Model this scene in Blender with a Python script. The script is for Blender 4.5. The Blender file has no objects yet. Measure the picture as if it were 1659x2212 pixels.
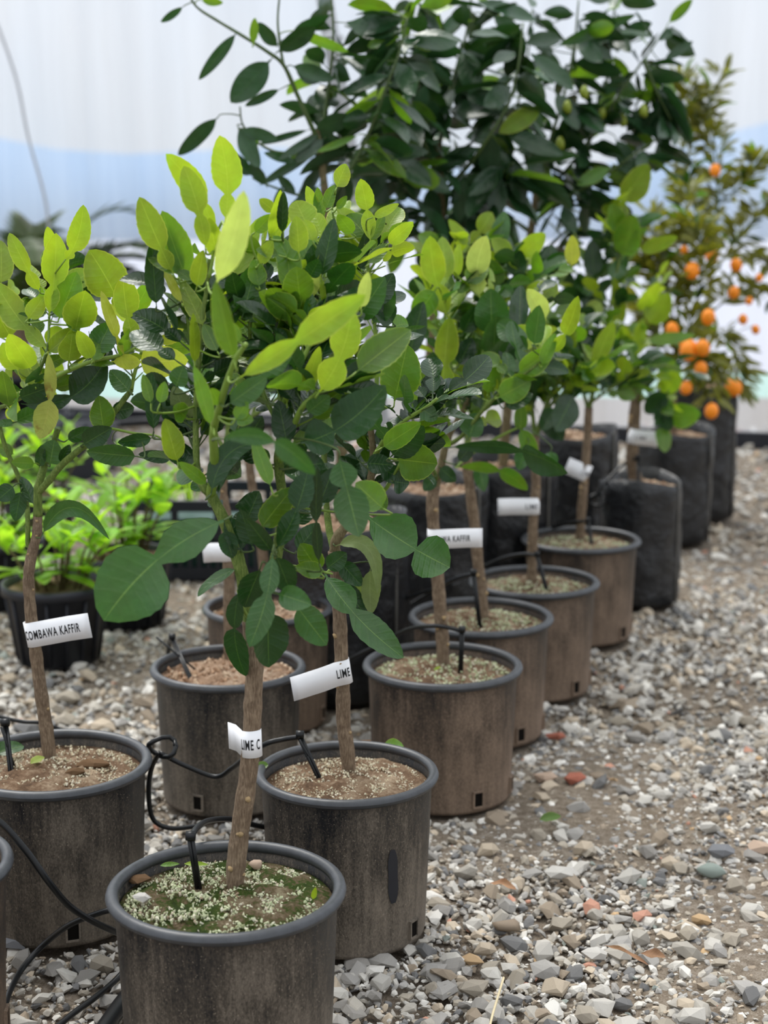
import bpy, bmesh, math, random
import numpy as np
from mathutils import Vector, Matrix

# ------------------------------------------------------------------ camera, sky, exposure
SC = bpy.context.scene
COL = SC.collection
FPX, CX, CY, PITCH, CAMZ = 3500.0, 829.5, 1106.0, math.radians(10.93), 1.10
cam_d = bpy.data.cameras.new('camera')
cam = bpy.data.objects.new('camera', cam_d); COL.objects.link(cam)
cam.location = (0, 0, CAMZ)
cam.rotation_euler = (math.pi / 2 - PITCH, 0, 0)
cam_d.sensor_fit = 'VERTICAL'; cam_d.sensor_height = 36.0; cam_d.lens = 36.0 * FPX / 2212.0
cam_d.clip_end = 400
cam_d.dof.use_dof = True; cam_d.dof.focus_distance = 2.22; cam_d.dof.aperture_fstop = 4.2
SC.camera = cam
vs = SC.view_settings
vs.view_transform = 'Standard'; vs.look = 'None'; vs.gamma = 1.0; vs.use_curve_mapping = False
vs.exposure = 0.22

W = bpy.data.worlds.new('overcast_sky'); SC.world = W; W.use_nodes = True
nt = W.node_tree; nt.nodes.clear()
wo = nt.nodes.new('ShaderNodeOutputWorld'); bg = nt.nodes.new('ShaderNodeBackground')
tc = nt.nodes.new('ShaderNodeTexCoord'); sp = nt.nodes.new('ShaderNodeSeparateXYZ')
nt.links.new(tc.outputs['Generated'], sp.inputs[0])
mr = nt.nodes.new('ShaderNodeMapRange'); mr.inputs[1].default_value = 0.0; mr.inputs[2].default_value = 1.0
mr.inputs[3].default_value = 0.56; mr.inputs[4].default_value = 1.75
nt.links.new(sp.outputs[2], mr.inputs[0])
nz = nt.nodes.new('ShaderNodeTexNoise'); nz.inputs['Scale'].default_value = 3.5; nz.inputs['Detail'].default_value = 3
nt.links.new(tc.outputs['Generated'], nz.inputs['Vector'])
cr = nt.nodes.new('ShaderNodeValToRGB')
cr.color_ramp.elements[0].position = 0.35; cr.color_ramp.elements[0].color = (0.80, 0.88, 1.0, 1)
cr.color_ramp.elements[1].position = 0.62; cr.color_ramp.elements[1].color = (1.0, 0.985, 0.97, 1)
nt.links.new(nz.outputs[0], cr.inputs[0])
nt.links.new(cr.outputs[0], bg.inputs[0]); nt.links.new(mr.outputs[0], bg.inputs[1])
nt.links.new(bg.outputs[0], wo.inputs[0])

sun_d = bpy.data.lights.new('hazy_sun', 'SUN'); sun_d.energy = 2.6; sun_d.angle = math.radians(30)
sun_d.color = (1.0, 0.97, 0.92)
sun = bpy.data.objects.new('hazy_sun', sun_d); COL.objects.link(sun)
sun.rotation_euler = (math.radians(-28), math.radians(-16), 0)   # high, from behind the trees and a little to the left

RNG = random.Random(7)
NP = np.random.RandomState(11)

# ------------------------------------------------------------------ geometry helpers
RIGHT = Vector((1, 0, 0)); UP = Vector((0, math.sin(PITCH), math.cos(PITCH))); FWD = Vector((0, math.cos(PITCH), -math.sin(PITCH)))
EYE = Vector((0, 0, CAMZ))
def ray(px, py):
    return RIGHT * ((px - CX) / FPX) - UP * ((py - CY) / FPX) + FWD
def at(px, py, Y):
    d = ray(px, py); return EYE + d * (Y / d.y)
def on_z(px, py, z):
    d = ray(px, py); return EYE + d * ((z - CAMZ) / d.z)
def mpp(Y, z=1.0):
    return (Y * math.cos(PITCH) + (CAMZ - z) * math.sin(PITCH)) / FPX

def mesh(name, verts, faces, mat=None, smooth=True, uvs=None):
    me = bpy.data.meshes.new(name)
    me.from_pydata([tuple(v) for v in verts], [], faces)
    if smooth:
        me.polygons.foreach_set('use_smooth', [True] * len(me.polygons))
    if uvs is not None:
        ul = me.uv_layers.new(name='UVMap')
        idx = np.empty(len(me.loops), dtype=np.int32); me.loops.foreach_get('vertex_index', idx)
        ul.data.foreach_set('uv', np.asarray(uvs, dtype=np.float32)[idx].ravel())
    if mat: me.materials.append(mat)
    me.update()
    return me
def obj(name, me, parent=None, loc=None):
    o = bpy.data.objects.new(name, me); COL.objects.link(o)
    if loc is not None: o.location = loc
    if parent is not None:
        o.parent = parent
    return o
def tag(o, label, cat=None, group=None, kind=None):
    if label: o['label'] = label
    if cat: o['category'] = cat
    if group: o['group'] = group
    if kind: o['kind'] = kind
    return o
def thing(name, loc, label, cat, group=None):
    o = bpy.data.objects.new(name, None); COL.objects.link(o); o.location = loc
    o.empty_display_size = 0.05
    return tag(o, label, cat, group)

class MB:
    def __init__(s): s.v = []; s.f = []
    def add(s, v, f):
        n = len(s.v); s.v += [tuple(p) for p in v]; s.f += [tuple(i + n for i in q) for q in f]; return s
    def box(s, c, h, rot=None):
        m = rot or Matrix.Identity(3)
        vs_ = [Vector(c) + m @ Vector((sx * h[0], sy * h[1], sz * h[2])) for sx in (-1, 1) for sy in (-1, 1) for sz in (-1, 1)]
        return s.add(vs_, [(0, 1, 3, 2), (4, 6, 7, 5), (0, 4, 5, 1), (2, 3, 7, 6), (0, 2, 6, 4), (1, 5, 7, 3)])
    def tube(s, pts, rad, sides=8, cap=True):
        v, f = tube_geo(pts, rad, sides, cap); return s.add(v, f)
    def build(s, name, mat, parent=None, smooth=True, origin=None):
        if origin is not None:
            o_ = Vector(origin); v = [Vector(p) - o_ for p in s.v]
        else: v = s.v
        return obj(name, mesh(name, v, s.f, mat, smooth), parent, origin)

def catmull(pts, n):
    """n samples per span through pts (tuples of any length)"""
    P = [np.array(p, dtype=float) for p in pts]
    if len(P) == 2: return [P[0] + (P[1] - P[0]) * t for t in np.linspace(0, 1, n + 1)]
    P = [2 * P[0] - P[1]] + P + [2 * P[-1] - P[-2]]
    out = []
    for i in range(1, len(P) - 2):
        a, b, c, d = P[i - 1], P[i], P[i + 1], P[i + 2]
        for k in range(n):
            t = k / n
            out.append(0.5 * (2 * b + (c - a) * t + (2 * a - 5 * b + 4 * c - d) * t * t + (3 * b - a - 3 * c + d) * t ** 3))
    out.append(P[-2]); return out

def tube_geo(pts, rad, sides=8, cap=True):
    pts = [Vector(p[:3]) for p in pts]; n = len(pts)
    if not hasattr(rad, '__len__'): rad = [rad] * n
    t0 = (pts[1] - pts[0]).normalized()
    a = Vector((0, 0, 1)) if abs(t0.z) < .9 else Vector((1, 0, 0))
    u = (a - t0 * a.dot(t0)).normalized()
    v, f = [], []
    for i in range(n):
        t = (pts[min(i + 1, n - 1)] - pts[max(i - 1, 0)])
        t = t.normalized() if t.length > 1e-9 else t0
        u = (u - t * u.dot(t)); u = u.normalized() if u.length > 1e-6 else Vector((1, 0, 0))
        w = t.cross(u)
        for k in range(sides):
            an = 2 * math.pi * k / sides
            v.append(pts[i] + (u * math.cos(an) + w * math.sin(an)) * rad[i])
        if i:
            b = (i - 1) * sides
            for k in range(sides):
                k2 = (k + 1) % sides
                f.append((b + k, b + k2, b + sides + k2, b + sides + k))
    if cap:
        f.append(tuple(range(sides))[::-1]); f.append(tuple(range((n - 1) * sides, n * sides)))
    return v, f

def lathe(prof, seg=48, jitter=None):
    v, f = [], []
    n = len(prof)
    for k in range(seg):
        a = 2 * math.pi * k / seg
        for i, (r, z) in enumerate(prof):
            rr = r * (jitter(a, z) if jitter else 1.0)
            v.append((rr * math.cos(a), rr * math.sin(a), z))
    for k in range(seg):
        k2 = (k + 1) % seg
        for i in range(n - 1):
            f.append((k * n + i, k2 * n + i, k2 * n + i + 1, k * n + i + 1))
    return v, f

# ------------------------------------------------------------------ materials
def new_mat(name):
    m = bpy.data.materials.new(name); m.use_nodes = True
    nt_ = m.node_tree; nt_.nodes.clear()
    out = nt_.nodes.new('ShaderNodeOutputMaterial')
    return m, nt_, out
def N(nt_, typ, **kw):
    n = nt_.nodes.new(typ)
    for k, val in kw.items():
        if k.startswith('i_'):
            key = k[2:]; key = int(key) if key.isdigit() else key.replace('_', ' ')
            n.inputs[key].default_value = val
        else: setattr(n, k, val)
    return n
def ramp(nt_, src, stops, interp='LINEAR'):
    r = nt_.nodes.new('ShaderNodeValToRGB'); el = r.color_ramp.elements
    r.color_ramp.interpolation = interp
    while len(el) > 1: el.remove(el[-1])
    el[0].position = stops[0][0]; el[0].color = (*stops[0][1], 1)
    for p, c in stops[1:]:
        e = el.new(p); e.color = (*c, 1)
    if src is not None: nt_.links.new(src, r.inputs[0])
    return r
def mix(nt_, fac, a, b, mode='MIX'):
    m = nt_.nodes.new('ShaderNodeMix'); m.data_type = 'RGBA'; m.blend_type = mode
    L = nt_.links
    for sock, val in ((m.inputs[0], fac), (m.inputs[6], a), (m.inputs[7], b)):
        if hasattr(val, 'is_linked') or hasattr(val, 'links'): L.new(val, sock)
        elif isinstance(val, (int, float)): sock.default_value = val
        else: sock.default_value = (*val, 1)
    return m.outputs[2]
def math_(nt_, op, a, b=None, c=None, clamp=False):
    m = nt_.nodes.new('ShaderNodeMath'); m.operation = op; m.use_clamp = clamp
    for i, val in enumerate((a, b, c)):
        if val is None: continue
        if hasattr(val, 'links'): nt_.links.new(val, m.inputs[i])
        else: m.inputs[i].default_value = val
    return m.outputs[0]
def coords(nt_, kind='Object', scale=(1, 1, 1)):
    t = nt_.nodes.new('ShaderNodeTexCoord'); mp = nt_.nodes.new('ShaderNodeMapping')
    mp.inputs['Scale'].default_value = scale
    nt_.links.new(t.outputs[kind], mp.inputs[0]); return mp.outputs[0]
def noise(nt_, vec, scale, detail=4, rough=.55):
    n = N(nt_, 'ShaderNodeTexNoise', i_Scale=scale, i_Detail=detail, i_Roughness=rough)
    if vec is not None: nt_.links.new(vec, n.inputs['Vector'])
    return n.outputs[0]
def bump(nt_, h, strength=.3, dist=.002):
    b = N(nt_, 'ShaderNodeBump', i_Strength=strength, i_Distance=dist); nt_.links.new(h, b.inputs['Height']); return b.outputs[0]

def plain(name, col, rough=.5, spec=.5, var=.0, nscale=40, bmp=0, bscale=80, metallic=0, bdist=.002):
    m, t, out = new_mat(name)
    p = N(t, 'ShaderNodeBsdfPrincipled', i_Roughness=rough, i_Metallic=metallic); p.inputs['Specular IOR Level'].default_value = spec
    vec = coords(t)
    nz_ = noise(t, vec, nscale)
    c = mix(t, nz_, tuple(x * (1 - var) for x in col), tuple(min(1, x * (1 + var)) for x in col))
    t.links.new(c, p.inputs['Base Color'])
    if bmp: t.links.new(bump(t, noise(t, vec, bscale, 5), bmp, bdist), p.inputs['Normal'])
    t.links.new(p.outputs[0], out.inputs[0]); return m

def leaf_mat(name, col, tr, fac, rough=.4, spec=.5, rib=(.5, .6, .1), ribf=.6, edge=None, var=.18, patch=None, hue=.0):
    m, t, out = new_mat(name)
    uv = N(t, 'ShaderNodeUVMap'); uv.uv_map = 'UVMap'
    sx = N(t, 'ShaderNodeSeparateXYZ'); t.links.new(uv.outputs[0], sx.inputs[0])
    au = math_(t, 'ABSOLUTE', math_(t, 'SUBTRACT', sx.outputs[0], .5)); au = math_(t, 'MULTIPLY', au, 2.0)   # 0 midrib .. 1 margin
    ribm = math_(t, 'SUBTRACT', 1.0, math_(t, 'DIVIDE', au, .038), clamp=True)
    oi = N(t, 'ShaderNodeObjectInfo')
    vec = coords(t, 'Object')
    nz1 = noise(t, vec, 55, 3); nz2 = noise(t, vec, 14, 3)
    rnd = oi.outputs['Random']
    wv = math_(t, 'ADD', math_(t, 'SUBTRACT', sx.outputs[1], math_(t, 'MULTIPLY', au, .17)), math_(t, 'MULTIPLY', nz2, .10))
    wave = math_(t, 'SINE', math_(t, 'MULTIPLY', wv, 22.0))
    veinm = math_(t, 'MULTIPLY', math_(t, 'POWER', math_(t, 'ABSOLUTE', wave), 10.0), .022)
    v = math_(t, 'ADD', math_(t, 'MULTIPLY', math_(t, 'SUBTRACT', rnd, .5), 2 * var), 1.0)
    v = math_(t, 'MULTIPLY', v, math_(t, 'ADD', .72, math_(t, 'MULTIPLY', nz1, .28 * 2)))
    def tinted(c):
        cc = N(t, 'ShaderNodeCombineXYZ'); hs = N(t, 'ShaderNodeHueSaturation')
        hs.inputs['Color'].default_value = (*c, 1)
        t.links.new(math_(t, 'ADD', .5, math_(t, 'MULTIPLY', math_(t, 'SUBTRACT', nz2, .5), .05 + hue)), hs.inputs['Hue'])
        t.links.new(v, hs.inputs['Value']); return hs.outputs[0]
    base = tinted(col)
    base = mix(t, math_(t, 'MULTIPLY', ribm, ribf), base, rib)
    base = mix(t, veinm, base, rib)
    if edge:
        em = math_(t, 'MULTIPLY', math_(t, 'SUBTRACT', au, .90, clamp=True), 8.0, clamp=True)
        base = mix(t, em, base, edge)
    trc = tinted(tr)
    trc = mix(t, math_(t, 'MULTIPLY', ribm, .5), trc, tuple(min(1, x * 1.25) for x in tr))
    if patch:
        pm = ramp(t, noise(t, vec, 30, 3), [(.52, (0, 0, 0)), (.60, (1, 1, 1))])
        tipm = math_(t, 'MULTIPLY', math_(t, 'SUBTRACT', sx.outputs[1], .55, clamp=True), 3.5, clamp=True)
        pf = math_(t, 'MULTIPLY', pm.outputs[0], tipm)
        base = mix(t, pf, base, patch); trc = mix(t, pf, trc, tuple(x * .6 for x in patch))
    p = N(t, 'ShaderNodeBsdfPrincipled', i_Roughness=rough); p.inputs['Specular IOR Level'].default_value = spec
    t.links.new(base, p.inputs['Base Color'])
    h = math_(t, 'ADD', math_(t, 'MULTIPLY', veinm, 6.0), math_(t, 'ADD', math_(t, 'MULTIPLY', noise(t, vec, 160, 2), .35), math_(t, 'MULTIPLY', noise(t, vec, 45, 2), 1.1)))
    t.links.new(bump(t, h, .55, .0022), p.inputs['Normal'])
    tl = N(t, 'ShaderNodeBsdfTranslucent'); t.links.new(trc, tl.inputs[0])
    ms = N(t, 'ShaderNodeMixShader', i_0=fac)
    t.links.new(p.outputs[0], ms.inputs[1]); t.links.new(tl.outputs[0], ms.inputs[2])
    t.links.new(ms.outputs[0], out.inputs[0]); return m

LM = {
 'Y': leaf_mat('young_lime_leaf', (.19, .305, .018), (.40, .57, .022), .42, .36, .45, rib=(.52, .62, .10), edge=(.62, .66, .10), hue=.03, var=.26),
 'U': leaf_mat('pale_young_leaf', (.34, .45, .09), (.54, .68, .12), .45, .45, .4, rib=(.62, .70, .22), edge=(.7, .72, .2)),
 'M': leaf_mat('green_leaf', (.062, .158, .012), (.22, .42, .014), .34, .32, .5, rib=(.34, .48, .06), edge=(.36, .46, .06), hue=.03, var=.25),
 'D': leaf_mat('dark_green_leaf', (.011, .044, .010), (.04, .14, .007), .17, .29, .5, rib=(.16, .30, .05), ribf=.55, var=.25),
 'T': leaf_mat('glossy_green_leaf', (.033, .102, .018), (.08, .24, .016), .20, .30, .55, rib=(.24, .38, .08), ribf=.6, var=.22),
 'P': leaf_mat('dull_underside_leaf', (.14, .19, .07), (.25, .34, .06), .30, .5, .3, rib=(.34, .40, .18)),
 'W': leaf_mat('yellowing_leaf', (.36, .42, .040), (.56, .62, .04), .42, .42, .4, rib=(.66, .64, .18), edge=(.7, .62, .1)),
 'X': leaf_mat('withered_leaf', (.44, .49, .10), (.52, .58, .08), .38, .5, .3, rib=(.5, .4, .12), patch=(.20, .075, .018)),
 'L': leaf_mat('lemon_tree_leaf', (.018, .058, .020), (.035, .11, .010), .14, .30, .5, rib=(.07, .14, .05), ribf=.5, var=.3),
 'K': leaf_mat('kumquat_leaf', (.14, .15, .020), (.32, .33, .022), .34, .38, .5, rib=(.25, .28, .08), var=.3),
 'H': leaf_mat('lime_green_shrub_leaf', (.20, .42, .022), (.45, .78, .03), .45, .45, .4, rib=(.4, .6, .1), hue=.03, var=.25),
 'F': leaf_mat('palm_leaflet', (.022, .045, .006), (.03, .07, .005), .15, .45, .4),
 'R': leaf_mat('dry_brown_leaf', (.34, .19, .11), (.2, .1, .04), .2, .7, .2, rib=(.40, .27, .18)),
}

def bark_mat(name, ca, cb, streak=70, b=.7):
    m, t, out = new_mat(name)
    p = N(t, 'ShaderNodeBsdfPrincipled', i_Roughness=.8); p.inputs['Specular IOR Level'].default_value = .25
    v1 = coords(t, 'Object', (1, 1, .07))
    n1 = noise(t, v1, 1000, 3, .6); n2 = noise(t, coords(t, 'Object'), streak, 4)
    f = math_(t, 'ADD', math_(t, 'MULTIPLY', n1, .75), math_(t, 'MULTIPLY', n2, .4))
    r = ramp(t, f, [(.36, tuple(x * .6 for x in ca)), (.54, ca), (.76, cb)])
    t.links.new(r.outputs[0], p.inputs['Base Color'])
    t.links.new(bump(t, n1, b, .003), p.inputs['Normal'])
    t.links.new(p.outputs[0], out.inputs[0]); return m
M_bark = bark_mat('citrus_bark', (.15, .105, .068), (.33, .25, .17), b=.45)
M_bark2 = bark_mat('young_bark', (.14, .11, .055), (.27, .23, .13), b=.5)
M_stem = bark_mat('green_stem', (.10, .155, .03), (.22, .28, .075), b=.3)
M_twig = plain('green_twig', (.17, .27, .035), .5, .4, .2)
M_twigd = plain('dark_green_twig', (.06, .10, .025), .5, .4, .2)
M_knot = plain('pale_knot', (.42, .30, .16), .85, .2, .35, 200, .5, 300)

def pot_mat(name, dust, amount):
    m, t, out = new_mat(name)
    p = N(t, 'ShaderNodeBsdfPrincipled'); p.inputs['Specular IOR Level'].default_value = .35
    vec = coords(t, 'Object')
    big = noise(t, coords(t, 'Object', (1, 1, .55)), 9, 5, .6)
    streak = noise(t, coords(t, 'Object', (1, 1, .10)), 95, 4, .65)
    fine = noise(t, coords(t, 'Object', (1, 1, .5)), 420, 3, .7)
    sx = N(t, 'ShaderNodeSeparateXYZ'); t.links.new(vec, sx.inputs[0])
    low = N(t, 'ShaderNodeMapRange'); t.links.new(sx.outputs[2], low.inputs[0])
    low.inputs[1].default_value = .0; low.inputs[2].default_value = .16; low.inputs[3].default_value = .17; low.inputs[4].default_value = 0.0
    f = math_(t, 'ADD', math_(t, 'MULTIPLY', big, .62), math_(t, 'MULTIPLY', streak, .30))
    f = math_(t, 'ADD', f, math_(t, 'MULTIPLY', fine, .42))
    f = math_(t, 'ADD', f, low.outputs[0])
    f = math_(t, 'ADD', f, amount - .06)
    r = ramp(t, f, [(.52, (.010, .011, .013)), (.64, tuple(x * .22 for x in dust)), (.76, tuple(x * .55 for x in dust)), (.95, dust)])
    speck = ramp(t, noise(t, vec, 420, 2, .5), [(.66, (0, 0, 0)), (.72, (1, 1, 1))])
    c = mix(t, math_(t, 'MULTIPLY', speck.outputs[0], .55), r.outputs[0], tuple(min(1, x * 1.5) for x in dust))
    t.links.new(c, p.inputs['Base Color'])
    rr = ramp(t, f, [(.5, (.36,) * 3), (.8, (.80,) * 3)])
    t.links.new(rr.outputs[0], p.inputs['Roughness'])
    t.links.new(bump(t, fine, .18, .001), p.inputs['Normal'])
    t.links.new(p.outputs[0], out.inputs[0]); return m
M_pot = pot_mat('dusty_black_plastic', (.25, .21, .165), .0)
M_potb = pot_mat('brown_dusted_plastic', (.27, .195, .14), .05)
M_rim = plain('worn_grey_black_plastic', (.040, .044, .050), .42, .5, .55, 60, .1, 200)
M_potblack = plain('clean_black_plastic', (.012, .014, .020), .45, .4, .3)
M_bag = plain('black_film_bag', (.013, .014, .016), .36, .5, .8, 25, .8, 16, bdist=.02)
M_bagw = plain('worn_bag_edge', (.10, .095, .085), .6, .3, .5)
M_hose = plain('black_tubing', (.007, .008, .009), .36, .35, .3)
M_white = plain('white_paper_tag', (.86, .87, .90), .45, .4, .02)
M_ink = plain('black_ink', (.008, .008, .010), .5, .3)
M_inkgrey = plain('faded_ink', (.16, .16, .18), .6, .3)
M_hole = plain('unlit_pot_inside', (.006, .005, .004), .9, .1)
M_tape = plain('blue_grafting_tape', (.10, .22, .26), .5, .4)
M_kum = plain('kumquat_peel', (.98, .27, .008), .38, .4, .15, 60, .25, 260)
M_kumg = plain('green_kumquat_peel', (.22, .28, .02), .4, .5, .2, 60)
M_wood = plain('straw', (.62, .53, .34), .7, .2, .2)
M_steel = plain('galvanised_pipe', (.42, .43, .45), .42, .5, .15, 20, metallic=.4)
M_blue = plain('blue_plastic', (.02, .20, .62), .4, .5)
M_netgreen = plain('dark_green_plastic', (.012, .06, .045), .5, .4)

STONE = [(0, (.23, .22, .205)), (.12, (.13, .13, .13)), (.21, (.33, .31, .275)), (.35, (.28, .25, .205)), (.48, (.40, .385, .355)),
         (.61, (.29, .28, .265)), (.71, (.47, .455, .42)), (.80, (.25, .205, .155)), (.87, (.39, .33, .255)), (.935, (.58, .565, .53)), (.980, (.40, .21, .15)), (.987, (.40, .28, .16)), (.992, (.21, .235, .215))]
def stone_mat(name, attr):
    m, t, out = new_mat(name)
    p = N(t, 'ShaderNodeBsdfPrincipled', i_Roughness=.78); p.inputs['Specular IOR Level'].default_value = .3
    if attr:
        a = N(t, 'ShaderNodeAttribute'); a.attribute_name = 'tint'; src = a.outputs['Fac']
    else:
        a = N(t, 'ShaderNodeObjectInfo'); src = a.outputs['Random']
    r = ramp(t, src, STONE, 'CONSTANT')
    vec = coords(t, 'Object')
    n1 = noise(t, vec, 140, 5, .65); n2 = noise(t, vec, 40, 3)
    c = mix(t, n1, r.outputs[0], (1.35, 1.33, 1.28), 'MULTIPLY')
    v = math_(t, 'ADD', .70, math_(t, 'MULTIPLY', n2, .75))
    hs = N(t, 'ShaderNodeHueSaturation'); t.links.new(c, hs.inputs['Color']); t.links.new(v, hs.inputs['Value'])
    t.links.new(hs.outputs[0], p.inputs['Base Color'])
    t.links.new(bump(t, n1, .5, .002), p.inputs['Normal'])
    t.links.new(p.outputs[0], out.inputs[0]); return m
M_stone = stone_mat('crushed_stone', False); M_gravel = stone_mat('gravel_chips', True)

def ground_mat():
    m, t, out = new_mat('sandy_ground')
    p = N(t, 'ShaderNodeBsdfPrincipled', i_Roughness=.9); p.inputs['Specular IOR Level'].default_value = .15
    vec = coords(t, 'Object')
    a = noise(t, vec, 2.2, 4); b = noise(t, vec, 60, 5, .7); c_ = noise(t, vec, 330, 3, .7)
    f = math_(t, 'ADD', math_(t, 'MULTIPLY', b, .6), math_(t, 'MULTIPLY', c_, .5))
    r = ramp(t, f, [(.35, (.085, .068, .052)), (.52, (.18, .15, .118)), (.72, (.33, .30, .26))])
    c3 = mix(t, a, r.outputs[0], (1.2, 1.12, 1.0), 'MULTIPLY')
    t.links.new(c3, p.inputs['Base Color'])
    t.links.new(bump(t, f, .9, .01), p.inputs['Normal'])
    t.links.new(p.outputs[0], out.inputs[0]); return m
M_ground = ground_mat()

def soil_mat(name, stops, sc=170):
    m, t, out = new_mat(name)
    p = N(t, 'ShaderNodeBsdfPrincipled', i_Roughness=.92); p.inputs['Specular IOR Level'].default_value = .15
    vec = coords(t, 'Object')
    f = math_(t, 'ADD', math_(t, 'MULTIPLY', noise(t, vec, 24, 4), .65), math_(t, 'MULTIPLY', noise(t, vec, sc, 4, .7), .42))
    r = ramp(t, f, stops)
    t.links.new(r.outputs[0], p.inputs['Base Color'])
    t.links.new(bump(t, noise(t, vec, sc * 1.6, 4, .7), 1.0, .004), p.inputs['Normal'])
    t.links.new(p.outputs[0], out.inputs[0]); return m
M_soil_moss = soil_mat('mossy_soil', [(.36, (.012, .018, .005)), (.50, (.030, .052, .006)), (.58, (.10, .07, .04)), (.72, (.22, .19, .12))])
M_soil_brown = soil_mat('brown_potting_soil', [(.36, (.06, .035, .02)), (.52, (.16, .10, .06)), (.72, (.36, .28, .19))])
M_soil_bark = soil_mat('bark_chip_soil', [(.36, (.09, .05, .03)), (.52, (.26, .17, .11)), (.72, (.46, .36, .27))], 110)
def grit_mat(name, stops):
    m, t, out = new_mat(name)
    p = N(t, 'ShaderNodeBsdfPrincipled', i_Roughness=.85); p.inputs['Specular IOR Level'].default_value = .2
    a = N(t, 'ShaderNodeAttribute'); a.attribute_name = 'tint'
    r = ramp(t, a.outputs['Fac'], stops)
    c = mix(t, noise(t, coords(t, 'Object'), 400, 3), r.outputs[0], (1.3, 1.3, 1.25), 'MULTIPLY')
    t.links.new(c, p.inputs['Base Color']); t.links.new(p.outputs[0], out.inputs[0]); return m
M_grit_green = grit_mat('algae_grit', [(0, (.30, .34, .20)), (.35, (.42, .44, .30)), (.6, (.24, .26, .14)), (.8, (.52, .50, .40)), (1, (.20, .14, .09))])
M_grit_sand = grit_mat('sandy_grit', [(0, (.42, .37, .25)), (.4, (.50, .47, .36)), (.7, (.30, .22, .14)), (1, (.58, .54, .44))])
M_grit_bark = grit_mat('bark_chips', [(0, (.34, .22, .14)), (.4, (.22, .13, .08)), (.7, (.45, .33, .23)), (1, (.55, .45, .34))])

def film_mat():
    m, t, out = new_mat('greenhouse_film')
    tr = N(t, 'ShaderNodeBsdfTransparent', i_Color=(.97, .98, 1, 1))
    tl = N(t, 'ShaderNodeBsdfTranslucent', i_Color=(.72, .76, .84, 1))
    di = N(t, 'ShaderNodeBsdfPrincipled', i_Roughness=.35); di.inputs['Base Color'].default_value = (.85, .87, .92, 1)
    vec = coords(t, 'Object', (1, 1, .06))
    n1 = noise(t, vec, 5.0, 4, .6)
    f1 = N(t, 'ShaderNodeMapRange'); t.links.new(n1, f1.inputs[0]); f1.inputs[1].default_value = .3; f1.inputs[2].default_value = .7
    f1.inputs[3].default_value = .30; f1.inputs[4].default_value = .52
    a = N(t, 'ShaderNodeMixShader'); t.links.new(f1.outputs[0], a.inputs[0]); t.links.new(tr.outputs[0], a.inputs[1]); t.links.new(tl.outputs[0], a.inputs[2])
    b = N(t, 'ShaderNodeMixShader', i_0=.10); t.links.new(a.outputs[0], b.inputs[1]); t.links.new(di.outputs[0], b.inputs[2])
    t.links.new(b.outputs[0], out.inputs[0]); return m
M_film = film_mat()
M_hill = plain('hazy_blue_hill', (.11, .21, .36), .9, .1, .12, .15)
M_mulch = plain('grey_mulch_sheet', (.40, .405, .48), .7, .2, .08, .5)
M_lawn = plain('pale_lawn', (.26, .46, .38), .9, .1, .15, 2)
# ------------------------------------------------------------------ world-space parts under a thing
WORLD = {}
def root(name, loc, label, cat, group=None):
    o = thing(name, loc, label, cat, group); WORLD[o.name] = Vector(loc); return o
def part(name, v, f, mat, parent=None, origin=None, smooth=True, uvs=None, label=None):
    """verts in world space -> a mesh object, origin in world space, parented without any inverse"""
    if origin is None: origin = v[0]
    og = Vector(origin)
    me = mesh(name, [Vector(p) - og for p in v], f, mat, smooth, uvs)
    o = bpy.data.objects.new(name, me); COL.objects.link(o)
    base = Vector((0, 0, 0))
    if parent is not None: o.parent = parent; base = WORLD[parent.name]
    o.location = og - base; WORLD[o.name] = og
    if label: o['label'] = label
    return o
def part_copy(name, me, parent, origin, rot=None, scale=None):
    o = bpy.data.objects.new(name, me); COL.objects.link(o)
    og = Vector(origin); base = Vector((0, 0, 0))
    if parent is not None: o.parent = parent; base = WORLD[parent.name]
    o.location = og - base; WORLD[o.name] = og
    if rot is not None: o.rotation_euler = rot
    if scale is not None: o.scale = scale
    return o

def np_mesh(name, V, F, mat, tint=None, smooth=False):
    me = bpy.data.meshes.new(name)
    me.vertices.add(len(V)); me.vertices.foreach_set('co', np.ascontiguousarray(V, dtype=np.float32).ravel())
    me.loops.add(len(F) * 3); me.loops.foreach_set('vertex_index', np.ascontiguousarray(F, dtype=np.int32).ravel())
    me.polygons.add(len(F)); me.polygons.foreach_set('loop_start', np.arange(0, len(F) * 3, 3, dtype=np.int32))
    me.polygons.foreach_set('loop_total', np.full(len(F), 3, dtype=np.int32))
    me.polygons.foreach_set('use_smooth', np.full(len(F), smooth, dtype=bool))
    if tint is not None:
        a = me.attributes.new('tint', 'FLOAT', 'FACE'); a.data.foreach_set('value', tint.astype(np.float32))
    me.materials.append(mat); me.update(calc_edges=True); return me

# crushed-stone templates: convex hulls of random points, flat facets
def rock(seed, n=11, flat=.7):
    r = random.Random(seed); bm = bmesh.new()
    for i in range(n):
        z = 1 - 2 * (i + .5) / n; a = i * 2.4 + r.uniform(-.5, .5); q = math.sqrt(1 - z * z); k = r.uniform(.72, 1.12)
        bm.verts.new((q * math.cos(a) * k, q * math.sin(a) * k * r.uniform(.8, 1), z * k * flat))
    res = bmesh.ops.convex_hull(bm, input=bm.verts)
    bmesh.ops.delete(bm, geom=list({g for g in res['geom_interior'] + res['geom_unused'] if isinstance(g, bmesh.types.BMVert)}), context='VERTS')
    bmesh.ops.triangulate(bm, faces=bm.faces)
    bm.verts.index_update()
    V = np.array([v.co[:] for v in bm.verts]); F = np.array([[v.index for v in f.verts] for f in bm.faces]); bm.free()
    return V, F
ROCKS = [rock(i, 11 + i % 5, .55 + .09 * (i % 5)) for i in range(20)]
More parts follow.
